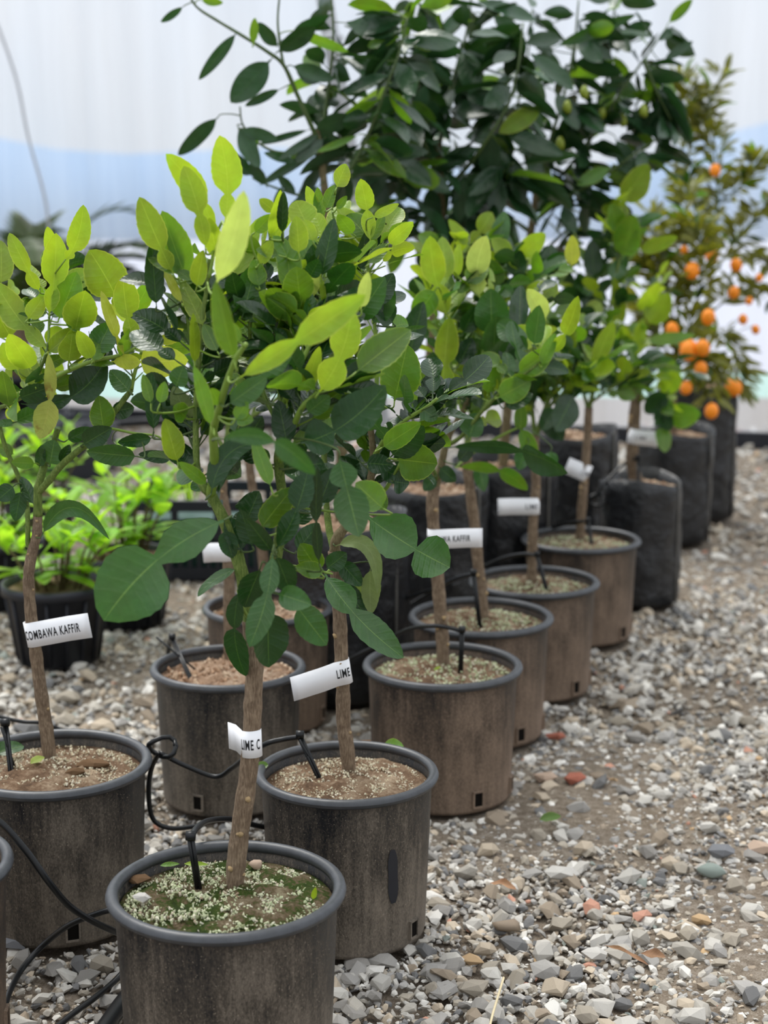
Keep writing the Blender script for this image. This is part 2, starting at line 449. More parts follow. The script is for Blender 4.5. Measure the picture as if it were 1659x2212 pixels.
GRAIN = [rock(100 + i, 10, .9) for i in range(6)]

def scatter(pos, size, templates, tint, zs=1.0):
    """pos n x 3, size n -> joined triangles with one tint per stone"""
    VV, FF, TT, off = [], [], [], 0
    pick = NP.randint(0, len(templates), len(pos))
    for k, (V, F) in enumerate(templates):
        idx = np.where(pick == k)[0]
        if not len(idx): continue
        n = len(idx)
        ang = NP.uniform(0, 2 * np.pi, n); c, s = np.cos(ang), np.sin(ang)
        tx, ty = NP.normal(0, .30, n), NP.normal(0, .30, n)
        sc = size[idx][:, None] * np.stack([NP.uniform(.8, 1.3, n), NP.uniform(.65, 1.05, n), NP.uniform(.6, 1.0, n) * zs], 1)
        P = V[None] * sc[:, None, :]
        z = P[:, :, 2] + P[:, :, 0] * tx[:, None] + P[:, :, 1] * ty[:, None]
        x = P[:, :, 0] * c[:, None] - P[:, :, 1] * s[:, None]; y = P[:, :, 0] * s[:, None] + P[:, :, 1] * c[:, None]
        Q = np.stack([x, y, z], 2) + pos[idx][:, None, :]
        VV.append(Q.reshape(-1, 3)); nv = len(V)
        FF.append((F[None] + (np.arange(n) * nv)[:, None, None]).reshape(-1, 3) + off); off += n * nv
        TT.append(np.repeat(tint[idx], len(F)))
    return np.concatenate(VV), np.concatenate(FF), np.concatenate(TT)

# ------------------------------------------------------------------ pots: where they stand (from the rim's sides and middle height in the photo)
POTZ = 0.256
class PS: pass
def pot_spec(xl, xr, yc, D=None):
    p = PS(); c = on_z((xl + xr) / 2, yc, POTZ)
    zc = (c - EYE).dot(FWD); p.D = D or (xr - xl) * zc / FPX
    p.c = Vector((c.x, c.y, 0)); p.R = p.D / 2; p.Y = c.y; return p
POTS = {
 'A': pot_spec(231, 747, 1909), 'B': pot_spec(551, 947, 1660), 'C': pot_spec(782, 1130, 1429), 'D': pot_spec(881, 1197, 1325),
 'E': pot_spec(1012, 1296, 1250), 'F': pot_spec(1126, 1384, 1160), 'Q': pot_spec(-96, 327, 1638), 'R': pot_spec(325, 660, 1434),
 'S': pot_spec(437, 721, 1306), 'Z': pot_spec(-481, 29, 1862, .30),
}
BAGS = {  # centre px, soil-top py, soil height, diameter
 'w1': (735, 1130, .39, .30), 'w2': (930, 1056, .39, .28), 'w3': (1085, 1010, .40, .28), 'w4': (1232, 940, .42, .28),
 'g1': (1384, 1047, .33, .225), 'g2': (1455, 938, .35, .26), 'g3': (1508, 835, .46, .28),
}
BAGP = {}
for k, (px, py, z, D) in BAGS.items():
    c = on_z(px, py, z); s = PS(); s.c = Vector((c.x, c.y, 0)); s.h = z; s.D = D; s.R = D / 2; s.Y = c.y; BAGP[k] = s

# ------------------------------------------------------------------ the setting
def build_floor():
    nx, ny = 60, 70
    xs = np.linspace(-4.5, 4.5, nx); ys = np.linspace(.6, 9.2, ny)
    v = [(x, y, -.012 + .006 * math.sin(x * 3.1 + y * 2.3) + .004 * math.sin(x * 9 - y * 7)) for y in ys for x in xs]
    f = [(j * nx + i, j * nx + i + 1, (j + 1) * nx + i + 1, (j + 1) * nx + i) for j in range(ny - 1) for i in range(nx - 1)]
    o = part('floor', v, f, M_ground, origin=(0, 4, 0)); o['kind'] = 'structure'
    tag(o, 'grey crushed gravel floor of the greenhouse', None)
    # gravel: free of the pots' feet
    blockers = [(p.c.x, p.c.y, p.R * .84) for p in POTS.values()] + [(p.c.x, p.c.y, p.R * .95) for p in BAGP.values()]
    def free(P):
        ok = np.ones(len(P), bool)
        for bx, by, br in blockers: ok &= (P[:, 0] - bx) ** 2 + (P[:, 1] - by) ** 2 > br * br
        return ok
    def field(n, y0, y1, s0, s1, sig, k=.33, pad=.30):
        y = np.sqrt(NP.uniform(y0 * y0, y1 * y1, n)); x = NP.uniform(-1, 1, n) * (k * y + pad)
        s = np.clip(np.exp(NP.normal(math.log(s0), sig, n)), s0 * .45, s1)
        P = np.stack([x, y, -.010 + s * NP.uniform(.0, .45, n)], 1); m = free(P)
        # bare sandy patches
        q = np.sin(x * 5.3 + 1.3 * np.sin(y * 3.7)) * np.sin(y * 4.9 + 1.1 * np.sin(x * 4.1)) + NP.uniform(-.35, .35, n)
        m &= ~((q > .62) & (s > .006) & (NP.uniform(0, 1, n) < .75))
        return P[m], s[m]
    a = field(38000, 1.75, 3.3, .0058, .019, .50); b = field(22000, 3.2, 5.0, .0085, .024, .45); c = field(11500, 4.9, 8.0, .013, .030, .38)
    P = np.concatenate([a[0], b[0], c[0]]); S = np.concatenate([a[1], b[1], c[1]])
    # a share of the largest, nearest ones become stones of their own
    vis = np.abs(P[:, 0]) < .236 * P[:, 1] + .02
    score = S / P[:, 1] * vis * (P[:, 1] > 2.02); big = np.argsort(-score)[:300]
    rest = np.ones(len(P), bool); rest[big] = False
    V, F, T = scatter(P[rest], S[rest], ROCKS, NP.uniform(0, 1, rest.sum()))
    og = np.array(WORLD['floor'])
    g = obj('gravel', np_mesh('gravel', V - og, F, M_gravel, T), o); WORLD[g.name] = WORLD['floor']
    tag(g, 'loose grey and beige gravel chips', None, None, 'stuff')
    TM = [np_mesh('stone', V_, F_, M_stone) for V_, F_ in ROCKS]
    for i, k in enumerate(big):
        s = S[k] * 1.2
        part_copy('stone', TM[i % len(TM)], o, (P[k][0], P[k][1], -.008 + s * .35), (NP.normal(0, .25), NP.normal(0, .25), NP.uniform(0, 6.28)),
                  (s * NP.uniform(.9, 1.3), s * NP.uniform(.75, 1.05), s * NP.uniform(.55, .9)))
    return o
floor = build_floor()

def wall_Y(x): return 7.63 - .274 * (x - .45)
def build_wall():
    nx, nz = 260, 24
    xs = np.linspace(-5, 5, nx); zs = np.linspace(0.03, 3.2, nz)
    v, f = [], []
    for z in zs:
        for x in xs:
            d = .012 * math.sin(x * 23 + 2 * math.sin(x * 5)) + .02 * math.sin(x * 7.3 + z * .6) + .006 * math.sin(x * 51 + z)
            lean = .10 * (z / 3.2) ** 2 * -2.0
            v.append((x, wall_Y(x) + d * min(1, z * 2 + .2) + lean, z))
    f = [(j * nx + i, j * nx + i + 1, (j + 1) * nx + i + 1, (j + 1) * nx + i) for j in range(nz - 1) for i in range(nx - 1)]
    o = part('wall_back', v, f, M_film, origin=(0, 7.7, 0)); tag(o, 'milky translucent plastic film wall of the greenhouse', kind='structure')
    ang = math.atan(-.274)
    rot = Matrix.Rotation(ang, 3, 'Z')
    b = MB().box((0, wall_Y(0) - .03, .02), (5.2, .02, .045), rot)
    o = part('baseboard_back', b.v, b.f, M_potblack, origin=(0, wall_Y(0), 0), smooth=False); tag(o, 'dark plank along the foot of the film wall', kind='structure')
build_wall()

def outside():
    v = [(-60, 8.6, -.03), (60, 8.6, -.03), (60, 10.8, -.03), (-60, 10.8, -.03)]
    o = part('lawn_outside', v, [(0, 1, 2, 3)], M_lawn, origin=(0, 9, 0)); tag(o, 'pale grass strip outside beyond the film', kind='structure')
    v = [(-80, 10.8, -.03), (80, 10.8, -.03), (80, 46, -.03), (-80, 46, -.03)]
    o = part('field_outside', v, [(0, 1, 2, 3)], M_mulch, origin=(0, 20, 0)); tag(o, 'pale sheeted field outside beyond the film', kind='structure')
    v, f = [], []; n = 60
    for i in range(n):
        x = -70 + 140 * i / (n - 1)
        h = 3.0 + .8 * math.sin(i * .37) + .45 * math.sin(i * .9 + 1)
        for (dy, z) in ((0, -.05), (0, .6), (3, h * .7), (8, h), (16, 0)):
            v.append((x, 46 + dy, z))
    for i in range(n - 1):
        for k in range(4): f.append((i * 5 + k, (i + 1) * 5 + k, (i + 1) * 5 + k + 1, i * 5 + k + 1))
    o = part('hills', v, f, M_hill, origin=(0, 50, 0)); tag(o, 'hazy blue hills far beyond the film wall', kind='structure')
outside()

# galvanised arch post and the cable hanging on the film
pp = [at(610, -560, 5.9), at(692, -60, 5.9), at(716, 90, 5.9), at(742, 250, 5.9), at(772, 440, 5.9)]
foot = pp[-1].copy(); foot.z = -.02; foot.x += .12
pp.append(pp[-1].lerp(foot, .5)); pp.append(foot)
v, f = tube_geo(catmull(pp, 6), .030, 14)
post = root('arch_post', (foot.x, foot.y, 0), 'grey galvanised tunnel arch post behind the big lemon trees', 'post')
part('pipe', v, f, M_steel, post, foot)
cl = pp[2]
cv, cf = tube_geo([cl + Vector((-.01, 0, -.02)), cl + Vector((0.01, 0, .03))], .037, 14)
part('clamp', cv, cf, M_steel, post, cl)
pts = [at(-10, 40, 7.2), at(35, 170, 7.2), at(62, 300, 7.2), at(95, 420, 7.2), at(108, 520, 7.2)]
pts[0] = pts[0]; v, f = tube_geo(catmull(pts + [Vector((pts[-1].x + .05, pts[-1].y, .1))], 8), .006, 6)
o = part('cable', v, f, M_steel, origin=pts[0]); tag(o, 'thin grey cable hanging down in front of the film wall', 'cable')
# ------------------------------------------------------------------ leaves
def leaf_geo(P0, PJ, P1, w, ww, N0, fold=.18, wavy=.06, curl=0.0, shape='oval', nl=18, crenate=.02, mid=None, rng=RNG):
    """a leaf as one ribbon: P0 petiole, PJ joint between winged petiole and blade (or None), P1 tip; N0 faces out of the upper side.
    returns verts, faces, uvs"""
    L = (P1 - P0).length if PJ is None else (PJ - P0).length + (P1 - PJ).length
    if PJ is not None:
        tj = (PJ - P0).length / L
        a = max(.12, min(.88, tj))
        C = (PJ - P0 * (1 - a) ** 2 - P1 * a * a) / (2 * a * (1 - a))     # quadratic through the joint
        # keep the control point tame: blend with the joint itself
        C = C.lerp(PJ, .35)
    else:
        tj = None
        C = (P0 + P1) / 2 + N0 * (curl * L) if mid is None else mid * 2 - (P0 + P1) / 2
    n = nl + (6 if tj else 0)
    rows, uv = [], []
    ph = rng.uniform(0, 6.28); ph2 = rng.uniform(0, 6.28)
    for i in range(n + 1):
        t = i / n
        p = P0 * (1 - t) ** 2 + C * (2 * t * (1 - t)) + P1 * t * t
        d = (C - P0) * (2 * (1 - t)) + (P1 - C) * (2 * t); d = d.normalized() if d.length > 1e-7 else (P1 - P0).normalized()
        nn = N0 - d * N0.dot(d); nn = nn.normalized() if nn.length > 1e-4 else Vector((0, -1, 0))
        sd = d.cross(nn)
        if tj:
            if t < tj:
                s = t / tj; h = .06 + .94 * max(0, math.sin(math.pi * min(1, s ** 1.35))) ** .75; h = h * ww / 2
                if s < .12: h = ww * .04
                s_ = s
            else:
                s = (t - tj) / (1 - tj); h = w / 2 * max(.05 if s < .5 else 0.0, blade(s, shape)); s_ = s
        else:
            s = t; stalk = .07
            h = w / 2 * (blade((s - stalk) / (1 - stalk), shape) if s > stalk else 0); h = max(h, w * .025 if s < .5 else 0); s_ = s
        e = 1 + crenate * (1 if i % 2 else -1)
        row = []
        for u in (-1, -.5, 0, .5, 1):
            z = fold * abs(u) * h + wavy * h * math.sin(2 * math.pi * 1.6 * t + (ph if u < 0 else ph2)) * u * u
            row.append(p + sd * (u * h * (e if abs(u) == 1 else 1)) + nn * z)
            uv.append((.5 + u / 2, s_))
        rows.append(row)
    v = [q for r in rows for q in r]; f = []
    for i in range(n):
        for k in range(4):
            b = i * 5 + k; f.append((b, b + 1, b + 6, b + 5))
    return v, f, uv
def blade(s, shape):
    s = min(1, max(0, s))
    if shape == 'oval': return 2.16 * s ** .45 * (1 - s) ** .70 if 0 < s < 1 else 0
    if shape == 'lemon': return 1.62 * s ** .62 * (1 - s) ** .72 if 0 < s < 1 else 0
    if shape == 'narrow': return 1.9 * s ** .75 * (1 - s) ** .9 if 0 < s < 1 else 0
    return math.sin(math.pi * s)

TREES = {}
class Tree: pass
def cam_normal(P, T_, roll):
    vdir = (EYE - P).normalized(); T_ = T_.normalized()
    nn = vdir - T_ * vdir.dot(T_)
    nn = nn.normalized() if nn.length > 1e-4 else Vector((0, -.3, 1)).normalized()
    return Matrix.Rotation(roll, 3, T_) @ nn

def nearest(tr, px, py):
    best = min(tr.samples, key=lambda s: (s[0] - px) ** 2 + (s[1] - py) ** 2)
    return best, math.hypot(best[0] - px, best[1] - py)

def pxleaf(tr, rec):
    """rec = (kind, base, [joint], tip, width, [wing width], {options}) all in photo pixels"""
    opt = rec[-1] if isinstance(rec[-1], dict) else {}
    r = rec[:-1] if isinstance(rec[-1], dict) else rec
    kind = r[0]
    if len(r) == 6: bx, by, tx, ty, w = r[1:]; jx = None; ww = 0
    else: bx, by, jx, jy, tx, ty, w, ww = r[1:]
    s, dist = nearest(tr, bx, by)
    if 'd' in opt: Y = tr.Y - opt['d']
    else: Y = s[2] - .01 + RNG.uniform(-.05, .03) * (.4 + min(dist, 120) / 90)
    P0 = at(bx, by, Y); m = mpp(Y, P0.z)
    Lpx = math.hypot(tx - bx, ty - by)
    tilt = math.radians(opt.get('tilt', RNG.uniform(-32, 32)))
    dy = Lpx * m * math.tan(tilt)
    P1 = at(tx, ty, Y - dy)
    roll = math.radians(opt.get('roll', RNG.uniform(-28, 28)))
    PJ = None; mid = None
    if jx is not None:
        fr = math.hypot(jx - bx, jy - by) / (math.hypot(jx - bx, jy - by) + math.hypot(tx - jx, ty - jy))
        PJ = at(jx, jy, Y - dy * fr - opt.get('bow', RNG.uniform(-.01, .012)))
    if 'mid' in opt:
        mid = at(opt['mid'][0], opt['mid'][1], Y - dy * .5)
    nrm = cam_normal((P0 + P1) / 2, P1 - P0, roll)
    v, f, uv = leaf_geo(P0, PJ, P1, w * m / max(.5, math.cos(roll)), ww * m, nrm, opt.get('fold', RNG.uniform(.05, .35)), opt.get('wavy', .09),
                        opt.get('curl', RNG.uniform(-.07, .05)), opt.get('shape', tr.shape), crenate=tr.crenate, mid=mid)
    part('leaf', v, f, LM[kind], tr.root, P0, uvs=uv)
    # twig from the leaf stalk down to the branch
    S = Vector(s[3]); g = (S - P0).length
    if .012 < g < .30 and not opt.get('free'):
        back = (P0 - (PJ or P1)).normalized()
        q = P0 + back * min(.018, g * .3)
        tp = [P0, P0.lerp(q, .6), q.lerp(S, .5), S]
        tv, tf = tube_geo(catmull(tp, 3), [.0011 + .0004 * k / 9 for k in range(10)], 5, False)
        part('twig', tv, tf, M_twig if kind in 'YUMW' else M_twigd, tr.root, S)

def fill_leaves(tr, n, zlo=None, yng=.35, size=(.07, .11), kinds=None, region=None, lift=.2, joint=True, wr=.42, only=None, twigs=True, joined=False):
    """leaves growing out of the branches, outside in"""
    cand = [s for s in tr.samples if s[4] and (region is None or region(s[0], s[1]))]
    if only: cand = [s for s in cand if s[5] in only]
    zs = [s[3][2] for s in cand]; z0, z1 = min(zs), max(zs)
    JV, JF, JU = [], [], []
    for i in range(n):
        s = RNG.choice(cand); S = Vector(s[3]); bd = Vector(s[6])
        a = RNG.uniform(0, 6.28) if RNG.random() > tr.back else RNG.uniform(.25, 2.9); out = Vector((math.cos(a), math.sin(a), RNG.uniform(-.45, .55)))
        d = (out + bd * .55 + Vector((0, 0, lift * RNG.uniform(.5, 1.5)))).normalized()
        L = RNG.uniform(*size)
        P0 = S + d * RNG.uniform(.004, .035)
        d2 = (d + Vector((RNG.uniform(-.3, .3), RNG.uniform(-.3, .3), RNG.uniform(-.3, .25)))).normalized()
        PJ = P0 + d * L * .36 if joint else None
        P1 = (PJ if joint else P0) + d2 * L * (.64 if joint else 1)
        P1.z -= RNG.uniform(0, .02)
        hf = (S.z - z0) / max(.05, z1 - z0) + RNG.uniform(-.25, .25)
        if kinds: k = RNG.choice(kinds)
        else: k = RNG.choice('YYM') if hf > 1 - yng else RNG.choice('MDDT') if hf > .3 else RNG.choice('DDT')
        side = (P1 - P0).cross(Vector((0, 0, 1))).normalized()
        up = side.cross(P1 - P0).normalized(); up = Matrix.Rotation(RNG.uniform(-1.3, 1.3), 3, (P1 - P0).normalized()) @ up
        v, f, uv = leaf_geo(P0, PJ, P1, L * wr * RNG.uniform(.85, 1.15), L * wr * .62, up, RNG.uniform(.1, .45), .1, RNG.uniform(-.02, .1), tr.shape, nl=tr.nl, crenate=tr.crenate)
        if joined:
            o_ = len(JV); JV += v; JF += [tuple(q + o_ for q in ff) for ff in f]; JU += uv; continue
        part('leaf', v, f, LM[k], tr.root, P0, uvs=uv)
        if twigs:
            tv, tf = tube_geo([S, S.lerp(P0, .5), P0], [.0014, .0012, .0010], 4, False)
            part('twig', tv, tf, M_twig if k in 'YUM' else M_twigd, tr.root, S)
    if joined:
        o = part('small_leaves', JV, JF, LM[(kinds or 'M')[0]], tr.root, tr.base, uvs=JU); o['kind'] = 'stuff'

def branch(tr, pts, r0, r1, mat=None, name='branch', leafy=True, sides=8, key=None, knots=0, wob=.07, base3=None):
    """pts: (px, py, dY) with dY toward the back; pts[0] may be a Vector in world space"""
    W3 = []
    for p in pts:
        W3.append(p if isinstance(p, Vector) else at(p[0], p[1], tr.Y + (p[2] if len(p) > 2 else 0)))
    sm = [Vector(q) for q in catmull([tuple(p) for p in W3], 6)]
    n = len(sm); ph = RNG.uniform(0, 9)
    rad = [(r0 + (r1 - r0) * i / (n - 1)) * (1 + wob * math.sin(i * 1.3 + ph) * math.sin(i * .47 + ph)) for i in range(n)]
    v, f = tube_geo(sm, rad, sides)
    o = part(name, v, f, mat or M_stem, tr.root, sm[0])
    for i, p in enumerate(sm):
        c = p - EYE; zc = c.dot(FWD)
        px = CX + FPX * c.dot(RIGHT) / zc; py = CY - FPX * c.dot(UP) / zc
        dr = (sm[min(i + 1, n - 1)] - sm[max(i - 1, 0)]).normalized()
        tr.samples.append((px, py, p.y, tuple(p), leafy and i > 2, key, tuple(dr)))
    for k in range(knots):
        i = RNG.randint(2, n - 3); a = RNG.uniform(3.6, 5.9)
        q = sm[i] + Vector((math.cos(a), math.sin(a), 0)) * rad[i] * .92
        rr = rad[i] * RNG.uniform(.25, .48)
        part_copy('knot', KNOT, o, q, (RNG.uniform(-1, 1), 0, RNG.uniform(0, 6)), (rr, rr, rr * 1.2))
    return o, sm, rad
KNOT = np_mesh('knot', ROCKS[3][0], ROCKS[3][1], M_knot, smooth=True)

def new_tree(key, rt, base, shape='oval', crenate=.02, nl=18):
    t = Tree(); t.root = rt; t.Y = base.y; t.base = base; t.samples = []; t.shape = shape; t.crenate = crenate; t.nl = nl; t.back = .8 if key in 'ABQC' else .45
    TREES[key] = t; return t

# ------------------------------------------------------------------ nursery pot with rolled rim
def soil_disc(name, c, z, r, mat, rt, amp=.006, mound=.012, seed=0):
    v = [(c.x, c.y, z + mound)]; f = []; rings, seg = 9, 36
    rr = random.Random(seed)
    for i in range(1, rings + 1):
        q = i / rings
        for k in range(seg):
            a = 2 * math.pi * k / seg
            zz = z + mound * (1 - q * q) + (amp * (math.sin(a * 3 + seed + q * 7) * math.sin(q * 9 + a * 2) + rr.uniform(-.6, .6)) if i < rings else 0)
            v.append((c.x + r * q * math.cos(a), c.y + r * q * math.sin(a), zz))
    for k in range(seg): f.append((0, 1 + k, 1 + (k + 1) % seg))
    for i in range(rings - 1):
        for k in range(seg):
            a_, b_ = 1 + i * seg + k, 1 + i * seg + (k + 1) % seg
            f.append((a_, a_ + seg, b_ + seg, b_))
    return part(name, v, f, mat, rt, (c.x, c.y, z))
def grit(c, z, r, rt, mat, n, s0, s1, mound=.012, bias=None, seed=0):
    rs = np.random.RandomState(seed + 5)
    q = np.sqrt(rs.uniform(0, 1, n)) * .97; a = rs.uniform(0, 6.283, n)
    if bias:
        keep = (np.sin(q * 6 + a * 2 + seed) * np.sin(a * 3 + seed * 2 + q * 4) + rs.uniform(-.6, .8, n)) > bias; q, a = q[keep], a[keep]; n = len(q)
    s = s0 + (s1 - s0) * rs.uniform(0, 1, n) ** 1.8
    P = np.stack([q * r * np.cos(a), q * r * np.sin(a), mound * (1 - q * q) + s * .35], 1)
    V, F, T = scatter(P, s, GRAIN, rs.uniform(0, 1, n), 1.25)
    o = obj('soil_grit', np_mesh('soil_grit', V, F, mat, T), rt, Vector((c.x, c.y, z)) - WORLD[rt.name]); o['kind'] = 'stuff'
    return o
def build_pot(rt, p, mat=None, soil='moss', seed=0, holes=(-60, 40), H=None, squash=None):
    H = H or POTZ; c, R = p.c, p.R; k = R / .15
    rt_tube = .0083 * k; top = H - rt_tube
    wob = lambda a, z: 1 + .006 * math.sin(a * 2 + seed) * (z / H)
    prof = [(.0, .004), (R * .855, .004), (R * .865, .010), (R * .925, top - .010), (R * .93, top), (R * .915, top), (R * .905, top - .03), (R * .88, top - .075)]
    v, f = lathe(prof, 64, wob)
    po = part('pot', [(x + c.x, y + c.y, z) for x, y, z in v], f, mat or M_pot, rt, c)
    tor = []
    for i in range(11):
        a = 2 * math.pi * i / 10
        tor.append((R - rt_tube + rt_tube * math.cos(a), top + rt_tube * .95 * math.sin(a)))
    v, f = lathe(tor, 64, wob)
    part('rim', [(x + c.x, y + c.y, z) for x, y, z in v], f, M_rim, po, (c.x, c.y, top))
    # a thin lip under the rim and the square drain holes at the foot
    for hd in holes:
        a = math.radians(hd - 90); r_ = R * .873
        q = Vector((c.x + r_ * math.cos(a), c.y + r_ * math.sin(a), .030))
        rot = Matrix.Rotation(a, 3, 'Z')
        b = MB().box(q + Vector((math.cos(a), math.sin(a), 0)) * -.004, (.006, .0085 * k, .013 * k), rot)
        part('drain_hole', b.v, b.f, M_hole, po, q, False)
        b = MB()
        for s_ in (-1, 1):
            b.box(q + rot @ Vector((.0012, s_ * .0098 * k, 0)), (.003, .0014, .0145 * k), rot)
            b.box(q + rot @ Vector((.0012, 0, s_ * .0145 * k)), (.003, .011 * k, .0014), rot)
        part('hole_frame', b.v, b.f, mat or M_pot, po, q, False)
    sz = top - .018
    sm, gm, n, s0, s1, bias = {'moss': (M_soil_moss, M_grit_green, 5200, .0011, .0036, -.15), 'sand': (M_soil_brown, M_grit_sand, 3200, .0010, .0030, -.35),
                         'bark': (M_soil_bark, M_grit_bark, 500, .003, .008, -.3), 'algae': (M_soil_brown, M_grit_green, 1300, .002, .0048, -.35)}[soil]
    soil_disc('soil', c, sz, R * .90, sm, rt, seed=seed)
    grit(c, sz, R * .88, rt, gm, n, s0, s1, bias=bias, seed=seed)
    return sz

# ------------------------------------------------------------------ white trunk tags with lettering
def text_geo(txt, bold=.020):
    cu = bpy.data.curves.new('lettering', 'FONT'); cu.body = txt; cu.offset = bold; cu.resolution_u = 3; cu.space_character = 1.16
    o = bpy.data.objects.new('lettering', cu); COL.objects.link(o)
    dg = bpy.context.evaluated_depsgraph_get(); ev = o.evaluated_get(dg); me = ev.to_mesh()
    bm = bmesh.new(); bm.from_mesh(me); bmesh.ops.triangulate(bm, faces=bm.faces)
    bmesh.ops.subdivide_edges(bm, edges=[e for e in bm.edges if e.calc_length() > .22], cuts=1)
    bmesh.ops.triangulate(bm, faces=bm.faces); bm.verts.index_update()
    V = [tuple(v.co) for v in bm.verts]; F = [tuple(v.index for v in f.verts) for f in bm.faces]; bm.free()
    ev.to_mesh_clear(); bpy.data.objects.remove(o); bpy.data.curves.remove(cu)
    x0 = min(p[0] for p in V); V = [(p[0] - x0, p[1]) for p in V]
    return V, F
def paper_tag(rt, center, r, length, height, side, tilt=0, yaw=0, txt=None, tx0=0, th=.4, bend=0.0, ink=None, tw=.05, label=None, twist=0):
    """a paper strip looped round a trunk at center, both ends stuck together as a flag. side +1: flag to the photo's right.
    text starts tx0 metres along the strip from the trunk's far-left (side +1) / from the flag's end side (side -1)"""
    ca = Vector((math.cos(yaw), math.sin(yaw), 0)); cb = Vector((math.sin(yaw), -math.cos(yaw), 0)); up = Vector((0, 0, 1))
    R_ = Matrix.Rotation(tilt, 3, cb); ca = R_ @ ca; up = R_ @ up
    # path in (a, b): front sheet first, from the loop's back round the outer side to the flag's end
    path = []
    rr = r + .0008
    for i in range(17):
        an = math.radians(-100 + 190 * i / 16)          # back .. outer side .. front
        path.append((-side * rr * math.cos(an), rr * math.sin(an)))
    fx = np.linspace(.15 * r, length, 9)
    for i, q in enumerate(fx):
        s = (q - fx[0]) / (fx[-1] - fx[0])
        path.append((side * q, rr * (1 - .75 * min(1, s * 1.6)) + bend * math.sin(math.pi * s) * .5 + bend * s))
    back = [(side * q, path[17 + i][1] - .0007) for i, q in enumerate(fx)][::-1]
    full = path + back
    # outward normal: left of walking direction flips with side
    def pt(ab, h, off=0):
        return center + ca * ab[0] + cb * (ab[1] + off) + up * h
    v, f = [], []
    for i, ab in enumerate(full):
        sg = 0
        if ab[0] * side > r:
            sg = math.sin(twist * (ab[0] * side - r) / length)
        for h in (-.5, .5):
            v.append(pt(ab, h * height) + up * (sg * height))
    n = len(full)
    for i in range(n - 1): f.append((2 * i, 2 * i + 1, 2 * i + 3, 2 * i + 2))
    o = part('name_tag', v, f, M_white, rt, center, True, label=label)
    md = o.modifiers.new('thickness', 'SOLIDIFY'); md.thickness = .0003; md.offset = 0
    if txt:
        # arc length table along the readable side, left to right in the photo
        seq = path if side > 0 else path[::-1]
        S = [0.0]
        for i in range(1, len(seq)): S.append(S[-1] + math.hypot(seq[i][0] - seq[i - 1][0], seq[i][1] - seq[i - 1][1]))
        # zero = the place where the strip crosses the trunk's left silhouette (side +1) or the flag's end (side -1)
        V, F = text_geo(txt)
        sc = height * th / .72; sx = tw / max(q_[0] for q_ in V)
        vv = []
        for (x, y) in V:
            s = tx0 + x * sx
            s = max(0, min(S[-1] - 1e-6, s))
            i = max(k for k in range(len(S)) if S[k] <= s); i = min(i, len(S) - 2)
            t_ = (s - S[i]) / max(1e-9, S[i + 1] - S[i])
            a_ = seq[i][0] + (seq[i + 1][0] - seq[i][0]) * t_; b_ = seq[i][1] + (seq[i + 1][1] - seq[i][1]) * t_
            da, db = seq[i + 1][0] - seq[i][0], seq[i + 1][1] - seq[i][1]; dl = math.hypot(da, db) or 1
            na, nb = -db / dl, da / dl
            sg = math.sin(twist * (a_ * side - r) / length) * height if a_ * side > r else 0
            vv.append(center + ca * (a_ + na * .0006) + cb * (b_ + nb * .0006) + up * (y * sc - height * th * .5 + sg))
        part('lettering', vv, F, ink or M_ink, o, center, False)
    return o
# ------------------------------------------------------------------ drip stakes and tubing
def px3(pts, Y=None):
    out = []
    for p in pts:
        if isinstance(p, Vector): out.append(p)
        elif len(p) == 3: out.append(at(*p))
        else: out.append(at(p[0], p[1], Y))
    return out
def drip_line(label, stake, tubes, r=.0042, rs=.0042, group='drip irrigation lines', knot=None):
    """stake: (top, foot) world points or None; tubes: lists of world points"""
    first = stake[1] if stake else tubes[0][0]
    rt = root('drip_line', first, label, 'drip line', group)
    if stake:
        top, ft = stake
        d = (ft - top).normalized(); foot2 = ft + d * .03
        mb = MB()
        for s in (-1, 1):
            off = Vector((.0022 * s, 0, 0)); mb.tube([top + off, top.lerp(ft, .5) + off, foot2 + off], rs * .62, 6)
        mb.box(top.lerp(ft, .5), (.0016, .0012, (top - ft).length * .46), Matrix.Rotation(math.atan2(d.x, -d.z) * -1, 3, 'Y'))
        part('stake', mb.v, mb.f, M_hose, rt, ft)
        v, f = tube_geo([top + Vector((-.006, 0, .004)), top + Vector((.006, 0, .004))], .0065, 8)
        part('stake_collar', v, f, M_hose, rt, top)
    for t in tubes:
        v, f = tube_geo(catmull([tuple(p) for p in t], 8), r, 8)
        part('tubing', v, f, M_hose, rt, t[0])
    if knot is not None:
        pts = [knot + Vector((.022 * math.cos(a) , .010 * math.sin(a * 2), .016 * math.sin(a))) for a in np.linspace(0, 6.9, 14)]
        v, f = tube_geo(pts, r, 7); part('knot_loop', v, f, M_hose, rt, knot)
    return rt
G = lambda x, y, z=.012: on_z(x, y, z)

# ------------------------------------------------------------------ foreground lime tree (A)
SOILZ = POTZ - .0083 - .018 + .009
def wiped_mark(rt, p):
    # the long dark rub mark on the pot's side, down to clean plastic
    a0 = math.radians(-90 + 33); v, f = [], []
    for i in range(15):
        t = i / 14; z = .085 + .085 * t; hw = .075 * math.sin(math.pi * min(1, max(0, .06 + .9 * t))) ** .5 * (1 + .12 * math.sin(t * 9)); r_ = p.R * (.865 + .06 * (z - .01) / (POTZ - .03)) + .0012
        for u in (-1, 0, 1):
            a = a0 + .03 * (1 - t) + hw * u; v.append((p.c.x + r_ * math.cos(a), p.c.y + r_ * math.sin(a), z))
    for i in range(14):
        for k in range(2): f.append((i * 3 + k, i * 3 + k + 1, i * 3 + k + 4, i * 3 + k + 3))
    part('rub_mark', v, f, M_potblack, rt, v[0], label='dark clean rub mark on the dusty pot')
